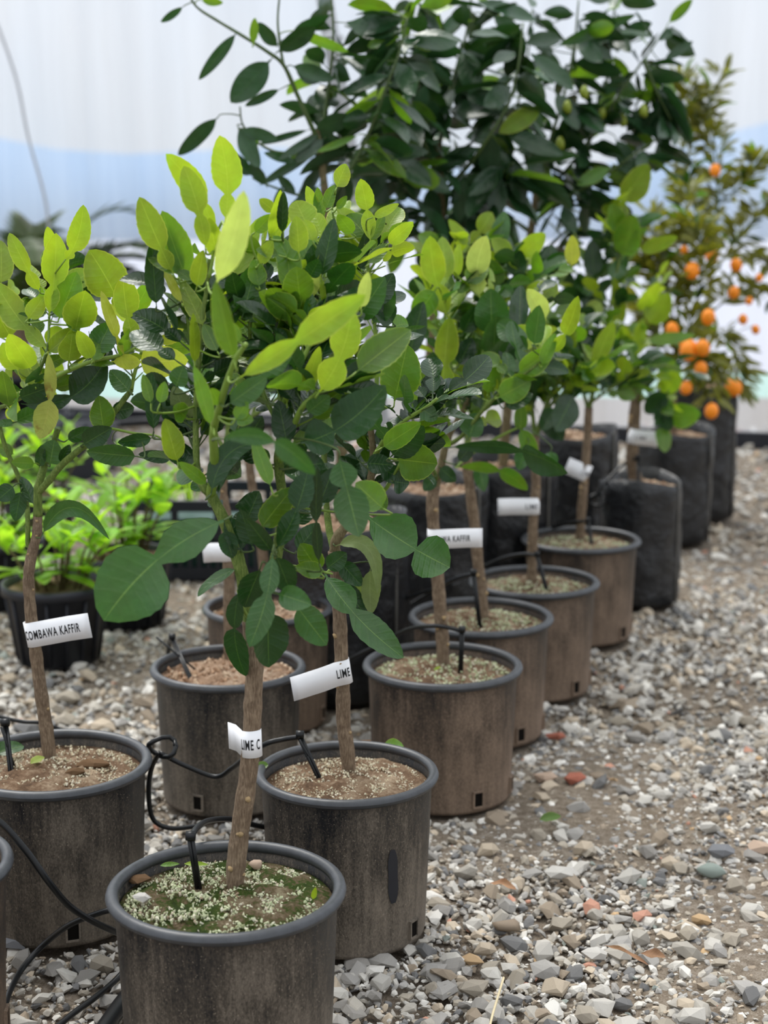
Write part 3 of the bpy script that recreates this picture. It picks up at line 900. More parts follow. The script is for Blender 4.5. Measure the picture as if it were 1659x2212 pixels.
def start_tree(key, name, label, cat, potmat, soil, trunk_px, seed, holes=(-60, 40), group=None, **kw):
    p = POTS[key]
    rt = root(name, p.c, label, cat, group)
    sz = build_pot(rt, p, potmat, soil, seed, holes)
    if key == 'B': wiped_mark(rt, p)
    return new_tree(key, rt, on_z(trunk_px[0], trunk_px[1], sz + .006), **kw)

GRP = 'potted citrus trees in black nursery pots'
A = start_tree('A', 'potted_lime_tree', 'leafy lime tree in the nearest black pot, tag reading LIME low on its trunk', 'potted tree', M_pot, 'moss', (505, 1918), 1, (-75, 35, 95), GRP)
b0 = A.base + Vector((0, 0, -.03))
tr_o, tr_s, tr_r = branch(A, [b0, (510, 1870), (521, 1780), (534, 1690), (543, 1600), (546, 1530), (549, 1460), (548, 1400), (541, 1340)], .0125, .0108, M_bark, 'trunk', False, 12, knots=6)
_, s1, _ = branch(A, [(545, 1362), (533, 1290), (520, 1230), (502, 1170), (480, 1115), (455, 1068)], .0098, .0066, M_stem, 'branch', True, 10)
_, s2, _ = branch(A, [(545, 1362), (568, 1290, .02), (590, 1230, .03), (606, 1150, .04), (610, 1080, .04), (602, 1000, .03), (607, 940, .02), (609, 882, .02)], .0085, .0052, M_stem)
# upper branches of the left fork
branch(A, [(455, 1070), (463, 1000, -.04), (461, 930, -.09), (474, 880, -.13), (492, 820, -.16), (510, 775, -.18), (532, 742, -.19)], .0062, .0026, M_twig, key='front')
branch(A, [(457, 1072), (438, 1050, .0), (426, 1010, .02), (423, 930, .03), (424, 850, .03), (430, 770, .03), (436, 690, .03), (447, 620, .03), (452, 560, .02)], .0052, .0022, M_stem, key='left')
branch(A, [(426, 800, .03), (412, 730, .05), (400, 660, .05), (385, 600, .05)], .0030, .0015, M_twig, key='left')
branch(A, [(452, 600, .02), (462, 540, .02), (468, 505, .02), (480, 478, .02)], .0024, .0014, M_twig, key='left')
branch(A, [(609, 885, .02), (626, 840, .0), (645, 795, -.02), (664, 755, -.02), (682, 725, -.02), (690, 690, -.02)], .0040, .0020, M_twig, key='right')
branch(A, [(602, 1000, .03), (628, 935, .0), (650, 885, -.03), (672, 860, -.04), (690, 845, -.05)], .0046, .0024, M_twig, key='right')
branch(A, [(609, 900, .02), (604, 820, .05), (610, 740, .06), (617, 660, .06), (618, 590, .05), (612, 520, .05)], .0036, .0016, M_twig, key='mid')
branch(A, [(607, 930, .03), (570, 850, .06), (545, 770, .07), (540, 700, .06), (548, 630, .05), (555, 560, .05)], .0034, .0016, M_twig, key='mid')
branch(A, [(640, 800, -.01), (668, 740, .03), (690, 680, .04), (697, 620, .05), (705, 560, .05)], .0028, .0015, M_twig, key='mid')
branch(A, [(600, 1215, .02), (594, 1203, -.02), (590, 1196, -.06)], .0036, .0022, M_twig, key='low')
branch(A, [(541, 1340), (522, 1310, -.03), (514, 1275, -.04)], .0028, .0018, M_twig, key='low')

AL = [
 ('Y', 486, 477, 494, 411, 474, 292, 67, 36, {'tilt': 5, 'roll': 5}), ('Y', 463, 505, 438, 430, 358, 332, 55, 27, {'tilt': 10}), ('Y', 444, 537, 431, 457, 397, 358, 56, 35, {'tilt': 5, 'roll': -5}),
 ('Y', 372, 588, 346, 533, 301, 425, 58, 37, {'tilt': 5}), ('M', 402, 602, 350, 455, 66, {'roll': 18, 'tilt': 12}), ('Y', 386, 601, 349, 455, 30, {'roll': 40, 'fold': .5}),
 ('W', 393, 656, 348, 565, 20, {'roll': 35}), ('D', 338, 662, 328, 520, 42, {'tilt': 10}), ('Y', 440, 706, 390, 602, 38, {}),
 ('U', 466, 614, 527, 411, 96, {'d': .26, 'tilt': 15, 'roll': 5, 'wavy': .2, 'fold': .15, 'shape': 'lemon', 'mid': (503, 520)}), ('M', 506, 778, 466, 606, 46, {'d': .27, 'roll': -20, 'fold': .5}),
 ('T', 524, 682, 556, 568, 68, {'roll': 10}), ('M', 538, 692, 670, 633, 48, {'tilt': 15}), ('M', 617, 634, 590, 509, 54, {'mid': (622, 565), 'roll': 15}),
 ('M', 602, 552, 553, 538, 25), ('M', 550, 503, 588, 463, 32), ('Y', 584, 512, 606, 410, 25, {'roll': 35}), ('D', 609, 505, 613, 412, 25), ('Y', 593, 456, 560, 430, 27),
 ('Y', 646, 548, 640, 466, 43), ('Y', 676, 521, 658, 474, 30), ('D', 694, 600, 722, 471, 44, {'wavy': .2}), ('D', 664, 612, 686, 521, 42), ('D', 668, 600, 690, 560, 36),
 ('U', 654, 658, 694, 545, 28, {'roll': 35, 'fold': .5}), ('Y', 702, 668, 691, 594, 13, {'roll': 50}),
 ('Y', 518, 816, 648, 734, 791, 637, 64, 46, {'d': .22, 'tilt': 20, 'roll': -10, 'bow': .0}), ('U', 780, 667, 796, 587, 29, {'d': .06}), ('T', 770, 692, 832, 598, 62, {'d': -.02}),
 ('Y', 690, 846, 737, 772, 760, 670, 66, 64, {'d': .10, 'tilt': 10, 'roll': -8}), ('M', 769, 804, 887, 712, 74, {'d': .10, 'roll': -12}), ('Y', 620, 871, 617, 790, 649, 737, 26, 33, {'tilt': 0}),
 ('Y', 662, 852, 690, 748, 33, {'roll': 30}), ('T', 560, 812, 634, 750, 52, {'d': .12}), ('T', 494, 873, 577, 814, 50, {'d': .16, 'roll': 15}), ('M', 455, 921, 418, 790, 32, {'d': .16, 'roll': 30}),
 ('Y', 421, 787, 417, 676, 24, {'roll': 40}), ('D', 650, 956, 728, 932, 833, 832, 90, 78, {'tilt': 10, 'roll': -10, 'd': .04}), ('D', 621, 962, 600, 864, 52), ('T', 664, 892, 712, 854, 42),
 ('D', 456, 1067, 557, 958, 50, {'mid': (490, 985), 'd': .05}), ('T', 482, 948, 592, 946, 681, 1026, 46, 40, {'d': .30, 'tilt': 15, 'roll': 20, 'bow': .03}), ('M', 585, 1052, 546, 944, 34, {'d': .1}),
 ('M', 475, 876, 456, 838, 32), ('M', 510, 906, 548, 908, 30), ('M', 508, 906, 536, 868, 32), ('M', 448, 1046, 386, 998, 28), ('Y', 384, 999, 356, 904, 48, {'tilt': 0}),
 ('D', 597, 1185, 643, 1100, 665, 1015, 54, 46, {'d': .07, 'tilt': 5}), ('T', 733, 990, 750, 1057, 776, 1160, 77, 63, {'d': .14, 'tilt': 12, 'roll': 5}), ('M', 828, 1099, 768, 1043, 62, {'d': .03}),
 ('T', 589, 1198, 578, 1290, 538, 1398, 56, 46, {'d': .13, 'tilt': 12}), ('D', 597, 1200, 627, 1278, 58, {'d': .11}), ('T', 600, 1282, 673, 1306, 54, {'d': .13, 'tilt': 20}), ('T', 640, 1308, 706, 1394, 66, {'d': .10}),
 ('D', 580, 1318, 581, 1442, 80, {'d': .09}), ('D', 562, 1228, 528, 1312, 62, {'d': .09}), ('D', 587, 1192, 531, 1119, 40, {'d': .10}), ('D', 518, 1275, 503, 1362, 531, 1461, 52, 42, {'d': .06}),
 ('T', 513, 1228, 427, 1289, 23, {'mid': (462, 1254), 'roll': 40}), ('M', 690, 1236, 648, 1174, 54, {'d': .0}), ('M', 700, 1236, 638, 1224, 38, {'d': .02}), ('D', 690, 1218, 682, 1125, 686, 1008, 27, 26, {'d': .05}),
 ('M', 563, 1142, 634, 1053, 58, {'d': .06, 'roll': 15}), ('T', 484, 1124, 338, 1204, 224, 1341, 156, 84, {'d': .12, 'tilt': 18, 'roll': 0, 'fold': .12, 'bow': .02, 'wavy': .12}),
 ('D', 522, 1192, 489, 1114, 46), ('D', 487, 1144, 502, 1206, 42), ('D', 530, 1130, 560, 1060, 50, {'d': .0}), ('D', 545, 1180, 520, 1100, 44, {'d': .02}), ('D', 640, 1190, 690, 1130, 46, {'d': -.03}),
 ('P', 410, 911, 374, 834, 46), ('M', 402, 902, 374, 878, 42), ('T', 380, 836, 396, 790, 42), ('M', 346, 872, 356, 824, 26), ('D', 332, 932, 327, 804, 33), ('M', 326, 872, 309, 808, 24),
 ('M', 470, 760, 440, 700, 34), ('T', 455, 740, 432, 680, 40), ('M', 560, 620, 548, 560, 40), ('D', 590, 720, 640, 700, 40), ('D', 580, 770, 560, 700, 46), ('M', 520, 740, 480, 690, 36),
 ('M', 640, 680, 620, 640, 34), ('D', 660, 700, 720, 690, 40), ('D', 640, 1010, 700, 1000, 60), ('D', 600, 1020, 660, 960, 56), ('D', 560, 1000, 520, 960, 40), ('D', 650, 1060, 720, 1030, 56), ('D', 690, 1090, 720, 1010, 50),
 ('Y', 470, 560, 452, 470, 40), ('Y', 425, 620, 440, 540, 36), ('Y', 560, 570, 590, 520, 30), ('Y', 630, 610, 660, 560, 30), ('Y', 510, 600, 560, 470, 40),
]
for r in AL: pxleaf(A, r)
fill_leaves(A, 40, region=lambda x, y: 560 < y < 760, kinds='YYYMMD', size=(.06, .09), only=('mid', 'right'))
fill_leaves(A, 80, region=lambda x, y: 700 < y < 1010, kinds='DDDMMT', size=(.06, .10), only=('mid', 'right', 'left'))
fill_leaves(A, 18, region=lambda x, y: 1020 < y < 1180, kinds='DDDT', size=(.06, .09))

fill_leaves(A, 26, region=lambda x, y: 600 < y < 820, kinds='YMMD', size=(.06, .09), only=('left', 'mid'))
fill_leaves(A, 30, region=lambda x, y: 800 < y < 1050, kinds='DDDMT', size=(.06, .10), only=('left', 'mid', 'right'))

# ------------------------------------------------------------------ lime tree right behind it (B)
B = start_tree('B', 'potted_lime_tree', 'lime tree in the second front-row pot, LIME tag with a blank flag to the left', 'potted tree', M_pot, 'sand', (757, 1668), 2, (-50, 55), GRP)
b0 = B.base + Vector((0, 0, -.03))
branch(B, [b0, (750, 1620), (742, 1560), (741, 1490), (738, 1430), (735, 1360), (731, 1290), (726, 1220), (722, 1190)], .0115, .0098, M_bark, 'trunk', False, 12, knots=7)
branch(B, [(723, 1200), (726, 1168), (745, 1140), (768, 1118, .0), (788, 1085, .02), (800, 1040, .02), (806, 980, .03), (800, 920, .03)], .0085, .0048, M_bark2, key='main')
branch(B, [(724, 1195), (712, 1150, .03), (705, 1090, .05), (700, 1020, .07), (702, 950, .08), (708, 870, .09), (715, 790, .09), (720, 700, .08), (728, 620, .08), (735, 540, .08)], .0060, .0022, M_stem, key='up')
branch(B, [(806, 990, .03), (838, 940, .0), (880, 905, -.02), (920, 880, -.03), (945, 860, -.03)], .0040, .0020, M_twig, key='side')
branch(B, [(800, 930, .03), (812, 850, .04), (815, 770, .05), (808, 690, .05), (800, 620, .06), (795, 560, .06), (802, 520, .06)], .0038, .0016, M_twig, key='up')
branch(B, [(720, 720, .08), (700, 620, .1), (695, 560, .1), (693, 500, .1), (692, 480, .1)], .0026, .0014, M_twig, key='up')
branch(B, [(735, 545, .08), (728, 500, .08), (718, 455, .08), (722, 425, .08)], .0022, .0012, M_twig, key='up')
branch(B, [(795, 590, .06), (815, 560, .05), (838, 527, .05)], .0020, .0012, M_twig, key='up')
branch(B, [(724, 1205), (712, 1232, -.03), (703, 1238, -.05)], .0030, .0020, M_twig, key='low')
branch(B, [(788, 1090, .02), (830, 1060, .02), (860, 1010, .0), (870, 985, .0)], .0036, .0018, M_twig, key='side')
BL = [
 ('Y', 690, 482, 662, 401, 29), ('M', 692, 482, 686, 404, 26), ('M', 704, 452, 724, 399, 27), ('Y', 727, 406, 748, 354, 37), ('Y', 800, 522, 793, 453, 779, 386, 41, 32, {'tilt': 0}),
 ('M', 763, 506, 729, 463, 33), ('M', 727, 452, 750, 423, 17), ('M', 690, 492, 651, 453, 26), ('Y', 690, 500, 671, 454, 22), ('D', 778, 585, 791, 498, 27), ('Y', 838, 528, 893, 479, 34, {'roll': 5}),
 ('M', 797, 570, 838, 526, 30), ('M', 800, 520, 830, 460, 24), ('Y', 740, 602, 735, 538, 13), ('Y', 748, 622, 761, 558, 15), ('Y', 805, 470, 862, 440, 20),
 ('D', 705, 1229, 749, 1194, 42), ('T', 702, 1240, 764, 1328, 872, 1421, 62, 66, {'d': .10, 'tilt': 10, 'bow': .02}), ('D', 735, 1214, 782, 1266, 42),
 ('P', 724, 1180, 815, 1282, 34, {'mid': (795, 1185), 'd': .02}), ('P', 800, 1228, 801, 1327, 42, {'d': .02}), ('D', 740, 1260, 790, 1330, 40, {'d': .0}), ('P', 775, 1240, 790, 1300, 30),
 ('T', 794, 1117, 895, 1186, 972, 1226, 96, 104, {'d': .14, 'tilt': 8, 'roll': -8, 'wavy': .16, 'fold': .2}), ('M', 857, 992, 945, 1002, 84, {'d': .08}), ('D', 845, 986, 916, 920, 62, {'d': .08}), ('M', 825, 967, 909, 913, 46, {'d': .12}),
 ('D', 850, 1040, 884, 1045, 50), ('D', 820, 1010, 880, 1040, 40), ('D', 810, 960, 870, 930, 50), ('D', 740, 1060, 700, 1000, 50), ('D', 790, 1000, 850, 1005, 44), ('M', 800, 1060, 835, 1100, 44),
 ('T', 905, 880, 945, 905, 38), ('D', 820, 880, 760, 840, 60), ('D', 800, 800, 850, 760, 50), ('D', 850, 700, 800, 640, 50), ('T', 805, 700, 850, 620, 52), ('D', 810, 660, 850, 590, 46),
 ('M', 852, 866, 880, 744, 88, {'d': .02, 'tilt': 5, 'roll': 10}),
]
for r in BL: pxleaf(B, r)
fill_leaves(B, 45, region=lambda x, y: 540 < y < 760, kinds='YYYMMD', size=(.06, .09), only=('up',))
fill_leaves(B, 90, region=lambda x, y: 720 < y < 1080, kinds='DDDDMT', size=(.06, .10), only=('up', 'side', 'main'))
tv, tf = tube_geo([at(733, 1262, B.Y), at(734, 1280, B.Y)], .0122, 12); part('grafting_tape', tv, tf, M_tape, B.root, at(733, 1270, B.Y), label='blue tape round the graft')

# ------------------------------------------------------------------ tree at the left edge (Q)
Q = start_tree('Q', 'potted_makrut_tree', 'young citrus tree beside the left edge with a flag tag reading COMBAWA KAFFIR', 'potted tree', M_pot, 'sand', (110, 1640), 3, (20, 80), GRP)
b0 = Q.base + Vector((0, 0, -.03))
branch(Q, [b0, (102, 1590), (95, 1540), (85, 1470), (76, 1400), (68, 1340), (63, 1280), (62, 1240), (68, 1200), (73, 1180), (80, 1150), (82, 1110)], .0115, .0072, M_bark, 'trunk', False, 12, knots=6)
branch(Q, [(82, 1115), (82, 1060, .0), (86, 1040, .0), (95, 1010, .01), (110, 975, .02), (125, 926, .02)], .0072, .0046, M_stem, key='a')
branch(Q, [(84, 1062), (100, 1045, -.01), (130, 1008, -.02), (166, 976, -.03), (195, 955, -.03), (222, 928, -.04), (255, 880, -.04), (284, 842, -.04)], .0060, .0042, M_stem, key='b')
branch(Q, [(284, 842, -.04), (290, 810, -.03), (302, 770, -.02), (320, 725, -.01), (328, 700, .0)], .0032, .0018, M_twig, key='b')
branch(Q, [(222, 930, -.04), (240, 926, -.05), (290, 936, -.06), (330, 940, -.06), (350, 950, -.06), (372, 990, -.06)], .0024, .0014, M_twig, key='b')
branch(Q, [(78, 1170), (62, 1180, .0), (60, 1130, .0), (57, 1080, .02), (40, 1030, .03), (10, 960, .03), (-5, 890, .03), (20, 872, .0), (60, 838, -.02), (85, 800, -.03), (104, 758, -.04)], .0042, .0026, M_stem, key='c')
branch(Q, [(20, 872, .0), (75, 842, -.03), (140, 805, -.06), (200, 780, -.07), (255, 768, -.07), (292, 752, -.07)], .0040, .0022, M_twig, key='d')
branch(Q, [(104, 760, -.04), (106, 700, -.03), (108, 650, -.02), (112, 600, -.02)], .0022, .0012, M_twig, key='c')
branch(Q, [(-5, 895, .03), (-20, 800, .05), (-10, 720, .05), (10, 660, .05)], .0030, .0014, M_twig, key='c')
QL = [
 ('Y', 142, 560, 159, 537, 180, 442, 48, 24, {'tilt': 5, 'roll': 8}), ('Y', 86, 630, 59, 582, 20, 503, 36, 28, {'tilt': 5}), ('Y', 106, 680, 117, 610, 121, 503, 59, 34, {'tilt': 5, 'roll': 0}), ('Y', 117, 562, 102, 489, 30, {'roll': 10}),
 ('Y', 2, 615, 2, 519, 46), ('Y', 262, 668, 247, 632, 192, 540, 92, 30, {'tilt': 5, 'roll': 0}), ('M', 126, 692, 166, 587, 64), ('Y', 150, 776, 164, 706, 184, 627, 73, 40, {'tilt': 5}), ('Y', 293, 750, 274, 683, 266, 594, 57, 37, {'tilt': 5}),
 ('M', 287, 682, 329, 601, 40, {'roll': 30}), ('W', 268, 766, 250, 724, 218, 628, 26, 16, {'roll': 40}), ('Y', 102, 752, 52, 705, -10, 610, 62, 36), ('Y', 25, 732, -22, 650, 62), ('Y', 68, 798, 19, 721, 56), ('Y', 103, 762, 168, 709, 40, {'fold': .5}),
 ('Y', 148, 784, 156, 720, 52), ('Y', 200, 776, 167, 714, 36), ('T', 206, 764, 240, 696, 58), ('Y', 298, 754, 354, 704, 28), ('W', 330, 731, 408, 697, 54, {'roll': 10}), ('W', 240, 781, 306, 782, 407, 778, 70, 34, {'tilt': 8, 'roll': 5}),
 ('D', 45, 872, 160, 863, 228, 776, 76, 34, {'tilt': 8, 'roll': -10}), ('X', 103, 757, 111, 866, 84, 948, 52, 30, {'tilt': 0, 'roll': 20, 'd': .10}), ('M', 225, 933, 214, 854, 54, {'tilt': 5}), ('T', 30, 912, 100, 878, 34), ('T', 108, 1004, 118, 950, 54),
 ('T', 297, 986, 187, 975, 46, {'tilt': 10}), ('D', 372, 991, 299, 981, 28), ('D', 330, 946, 254, 956, 30), ('T', 30, 912, -8, 918, 18), ('D', 45, 1060, 33, 1126, 36), ('D', 73, 1091, 45, 1029, 28), ('T', 88, 1162, 237, 1166, 36, {'mid': (156, 1096), 'roll': 20}),
 ('M', 76, 1001, 24, 999, 28), ('M', 30, 981, -6, 963, 30), ('D', 145, 951, 197, 924, 30), ('D', 178, 961, 242, 924, 48), ('T', 281, 846, 237, 799, 42), ('Y', 76, 835, 42, 760, 50), ('Y', 40, 800, 5, 740, 50), ('M', 60, 838, 110, 800, 44), ('M', 95, 790, 140, 770, 30),
 ('D', 40, 860, 110, 835, 40), ('D', 20, 800, 50, 770, 40), ('Y', 60, 690, 95, 640, 40), ('M', 180, 700, 140, 690, 40), ('M', 200, 780, 220, 720, 40), ('D', 130, 1000, 150, 960, 24), ('D', 30, 1050, -5, 1080, 40), ('D', 85, 1010, 92, 960, 24),
 ('D', 240, 890, 290, 880, 40), ('T', 250, 960, 280, 1005, 34, {'d': -.05}), ('M', 20, 880, 5, 800, 44),
]
for r in QL: pxleaf(Q, r)
fill_leaves(Q, 26, region=lambda x, y: y < 900 and x < 110, kinds='YYMMDT', size=(.06, .09))
fill_leaves(Q, 12, region=lambda x, y: y < 840 and x > 110, kinds='YMD', size=(.05, .08))
fill_leaves(Q, 22, region=lambda x, y: y < 830, kinds='YYMMD', size=(.06, .09))
# ------------------------------------------------------------------ the row going back (C, D, E, F)
C = start_tree('C', 'potted_makrut_tree', 'citrus tree in the third front-row pot, flag tag reading MBAWA KAFFIR on its trunk', 'potted tree', M_potb, 'algae', (958, 1440), 4, (28, 75), GRP, crenate=.015)
b0 = C.base + Vector((0, 0, -.03))
branch(C, [b0, (956, 1390), (951, 1320), (945, 1240), (938, 1160), (934, 1090), (938, 1050)], .0125, .0112, M_bark, 'trunk', False, 12, knots=5)
branch(C, [(939, 1056), (950, 1020), (962, 965), (975, 930), (1000, 890), (1012, 860)], .0080, .0050, M_bark2, key='m')
branch(C, [(962, 965), (1000, 940, -.03), (1040, 890, -.06), (1080, 850, -.08), (1130, 810, -.10), (1170, 780, -.10), (1195, 755, -.1)], .0046, .0022, M_stem, key='r')
branch(C, [(1000, 890), (980, 820, .02), (966, 750, .03), (962, 690, .03), (955, 640, .03)], .0042, .0016, M_twig, key='u')
branch(C, [(1010, 865), (1030, 800, .03), (1050, 740, .04), (1060, 690, .04), (1050, 630, .05)], .0038, .0016, M_twig, key='u')
branch(C, [(1050, 875, -.06), (1090, 800, .0), (1110, 750, .02), (1135, 700, .03), (1150, 660, .03)], .0034, .0014, M_twig, key='u')
branch(C, [(945, 1040), (925, 980, -.04), (900, 930, -.06), (885, 880, -.06)], .0040, .0020, M_stem, key='l')
branch(C, [(975, 930), (960, 880, -.03), (952, 840, -.03)], .0030, .0018, M_twig, key='l')
CL = [
 ('Y', 967, 684, 941, 610, 929, 509, 54, 46, {'tilt': 5, 'roll': 5}), ('Y', 966, 606, 955, 511, 42), ('M', 941, 626, 892, 692, 54, {'curl': .1}), ('Y', 985, 602, 991, 526, 25), ('U', 1036, 642, 1027, 590, 1051, 509, 52, 40, {'tilt': 5}),
 ('D', 884, 768, 915, 651, 54, {'tilt': 5}), ('Y', 952, 882, 960, 785, 970, 684, 50, 52, {'tilt': 0, 'roll': 12}), ('T', 1063, 726, 1060, 623, 76, {'tilt': 5, 'roll': 5}), ('T', 1065, 767, 1073, 682, 62), ('D', 1122, 717, 1125, 616, 42, {'fold': .5}),
 ('U', 1180, 692, 1139, 624, 42), ('T', 1153, 747, 1166, 659, 42), ('Y', 1190, 762, 1222, 722, 1249, 639, 36, 26), ('M', 1119, 806, 1194, 755, 50), ('M', 1076, 859, 1147, 821, 56, {'roll': 8}), ('M', 1014, 887, 1074, 854, 36),
 ('T', 1039, 805, 1106, 715, 27, {'roll': 30}), ('M', 1053, 852, 1066, 774, 44), ('Y', 1110, 762, 1118, 712, 28), ('U', 1128, 758, 1150, 715, 28), ('T', 1012, 946, 1032, 892, 54, {'d': .05}), ('D', 970, 967, 1126, 968, 1227, 1022, 50, 36, {'d': .06, 'roll': 40, 'wavy': .25}),
 ('D', 990, 996, 1022, 960, 32), ('D', 940, 900, 985, 860, 40), ('D', 1000, 870, 1030, 820, 40), ('M', 900, 860, 925, 800, 40), ('D', 930, 830, 935, 760, 44), ('D', 990, 790, 1020, 730, 44), ('D', 1000, 720, 1030, 660, 40), ('M', 905, 880, 900, 820, 40),
 ('D', 1090, 880, 1150, 850, 40), ('D', 1100, 790, 1090, 730, 40), ('M', 1170, 790, 1200, 720, 30), ('T', 906, 915, 946, 880, 40), ('D', 950, 1010, 985, 1040, 34), ('D', 940, 1030, 915, 1060, 30),
]
for r in CL: pxleaf(C, r)
fill_leaves(C, 90, region=lambda x, y: y < 930, kinds='DMMTYY', size=(.06, .10), only=('u', 'r', 'm'))

D_ = start_tree('D', 'potted_citrus_tree', 'citrus tree in the fourth front-row pot with a bare leaning trunk', 'potted tree', M_potb, 'algae', (1046, 1342), 5, (35, 80), GRP, crenate=.012, nl=14)
b0 = D_.base + Vector((0, 0, -.03))
branch(D_, [b0, (1040, 1280), (1033, 1220), (1026, 1140), (1018, 1080), (1010, 1010), (1008, 960)], .0125, .0100, M_bark, 'trunk', False, 12, knots=4)
branch(D_, [(1008, 968), (1020, 900, .02), (1045, 820, .03), (1065, 740, .04), (1070, 650, .04), (1075, 560, .05)], .0070, .0020, M_stem, key='u')
branch(D_, [(1009, 985), (1050, 960, .0), (1095, 935, -.02), (1130, 920, -.02)], .0040, .0020, M_twig, key='s')
branch(D_, [(1020, 905, .02), (1000, 800, .05), (985, 700, .06), (990, 600, .06), (1000, 545, .06)], .0045, .0016, M_twig, key='u')
branch(D_, [(1045, 820, .03), (1090, 740, .0), (1120, 650, .02), (1140, 570, .03)], .0040, .0016, M_twig, key='u')
branch(D_, [(1009, 990), (995, 1000, -.02), (988, 1008, -.03)], .0030, .0020, M_twig, key='s')
DL = [('M', 988, 1010, 1080, 1013, 1140, 1059, 32, 26, {'d': .06, 'roll': 25}), ('T', 1035, 1004, 1046, 1062, 32), ('T', 1140, 960, 1120, 1016, 38), ('M', 1124, 925, 1158, 999, 36), ('T', 1190, 974, 1190, 1017, 32), ('M', 1125, 932, 1125, 868, 30),
 ('Y', 1124, 552, 1178, 504, 44), ('T', 1075, 532, 1091, 456, 40), ('Y', 1012, 532, 969, 474, 26), ('D', 1185, 599, 1191, 528, 42), ('D', 1110, 600, 1125, 540, 44), ('D', 1000, 620, 1005, 560, 40), ('M', 1080, 620, 1060, 560, 40), ('W', 1235, 577, 1236, 508, 32)]
for r in DL: pxleaf(D_, r)
fill_leaves(D_, 130, region=lambda x, y: y < 900, kinds='DDMMTYY', size=(.07, .11), only=('u', 's'))

E = start_tree('E', 'potted_citrus_tree', 'citrus tree in the fifth front-row pot, white trunk flag pointing left', 'potted tree', M_potb, 'algae', (1148, 1262), 6, (42, 85), GRP, crenate=.01, nl=12)
b0 = E.base + Vector((0, 0, -.03))
branch(E, [b0, (1150, 1200), (1152, 1120), (1158, 1050), (1155, 990), (1156, 940)], .0120, .0098, M_bark, 'trunk', False, 10, knots=3)
branch(E, [(1156, 948), (1175, 890, .0), (1200, 830, .0), (1225, 780, .0), (1235, 740, .0)], .0060, .0022, M_stem, key='u')
branch(E, [(1156, 948), (1150, 860, .04), (1165, 760, .05), (1180, 660, .05), (1185, 590, .05)], .0055, .0018, M_stem, key='u')
branch(E, [(1175, 890, .0), (1215, 850, -.03), (1250, 815, -.05), (1285, 785, -.06)], .0040, .0018, M_stem, key='u')
branch(E, [(1150, 860, .04), (1120, 780, .05), (1105, 700, .05)], .0036, .0016, M_twig, key='u')
EL = [('Y', 1228, 812, 1223, 762, 1241, 695, 36, 32), ('Y', 1285, 787, 1326, 694, 38, {'d': .05}), ('D', 1175, 886, 1216, 952, 52), ('D', 1240, 852, 1200, 932, 58), ('M', 1240, 808, 1290, 785, 26), ('T', 1200, 880, 1170, 930, 40), ('D', 1185, 600, 1180, 530, 40)]
for r in EL: pxleaf(E, r)
fill_leaves(E, 120, kinds='DDMMTY', size=(.07, .11), only=('u',))

F = start_tree('F', 'potted_citrus_tree', 'citrus tree in the farthest rimmed pot, short tag tilted down across its trunk', 'potted tree', M_potb, 'algae', (1252, 1168), 7, (48, 90), GRP, crenate=.01, nl=12)
b0 = F.base + Vector((0, 0, -.03))
branch(F, [b0, (1256, 1110), (1262, 1040), (1268, 960), (1272, 880)], .0120, .0105, M_bark, 'trunk', False, 10, knots=3)
branch(F, [(1272, 885), (1285, 830), (1300, 760), (1315, 680), (1330, 600), (1345, 520), (1350, 450)], .0065, .0020, M_stem, key='u')
branch(F, [(1272, 890), (1255, 820, .04), (1250, 730, .05), (1265, 640, .05), (1280, 560, .05)], .0055, .0018, M_stem, key='u')
branch(F, [(1275, 870), (1310, 845, -.03), (1345, 820, -.03), (1375, 790, -.03)], .0045, .0020, M_stem, key='u')
FL = [('Y', 1345, 440, 1401, 354, 58), ('Y', 1310, 514, 1353, 443, 46), ('M', 1345, 557, 1369, 463, 62), ('Y', 1380, 541, 1464, 511, 32), ('D', 1283, 599, 1278, 518, 42), ('T', 1320, 607, 1352, 553, 36), ('D', 1255, 647, 1250, 588, 38), ('U', 1300, 652, 1261, 686, 36), ('Y', 1345, 702, 1326, 598, 28),
 ('D', 1290, 822, 1347, 818, 40), ('D', 1270, 760, 1320, 740, 44), ('M', 1335, 500, 1320, 440, 40)]
for r in FL: pxleaf(F, r)
fill_leaves(F, 115, kinds='DDMMTY', size=(.07, .11), only=('u',))

# ------------------------------------------------------------------ second row, behind the left tree (R, S) and the pot at the frame's left edge (Z)
Rt = start_tree('R', 'potted_citrus_tree', 'citrus tree in the bark-chip pot between the COMBAWA tree and nearest lime', 'potted tree', M_pot, 'bark', (497, 1418), 8, (-22, 60), GRP, crenate=.01, nl=12)
b0 = Rt.base + Vector((0, 0, -.03))
branch(Rt, [b0, (496, 1340), (495, 1260), (492, 1180), (488, 1110), (480, 1060), (484, 1030), (487, 1010)], .0125, .0080, M_bark, 'trunk', False, 10, knots=3)
branch(Rt, [(487, 1015), (492, 940, .02), (500, 860, .03), (515, 770, .04), (520, 680, .04)], .0070, .0020, M_stem, key='u')
branch(Rt, [(490, 980), (455, 920, .02), (430, 850, .03), (420, 780, .03)], .0050, .0018, M_stem, key='u')
branch(Rt, [(492, 950), (540, 880, .04), (570, 800, .05), (590, 700, .05)], .0050, .0018, M_stem, key='u')
fill_leaves(Rt, 70, region=lambda x, y: y < 900, kinds='DDDMT', size=(.07, .11), only=('u',))
S = start_tree('S', 'potted_citrus_tree', 'citrus tree in the grey-rimmed pot half hidden by hanging lime leaves', 'potted tree', M_potb, 'bark', (575, 1296), 9, (20, 70), GRP, crenate=.01, nl=12)
b0 = S.base + Vector((0, 0, -.03))
branch(S, [b0, (570, 1220), (560, 1140), (548, 1070), (538, 1000), (535, 960)], .0120, .0085, M_bark, 'trunk', False, 10, knots=2)
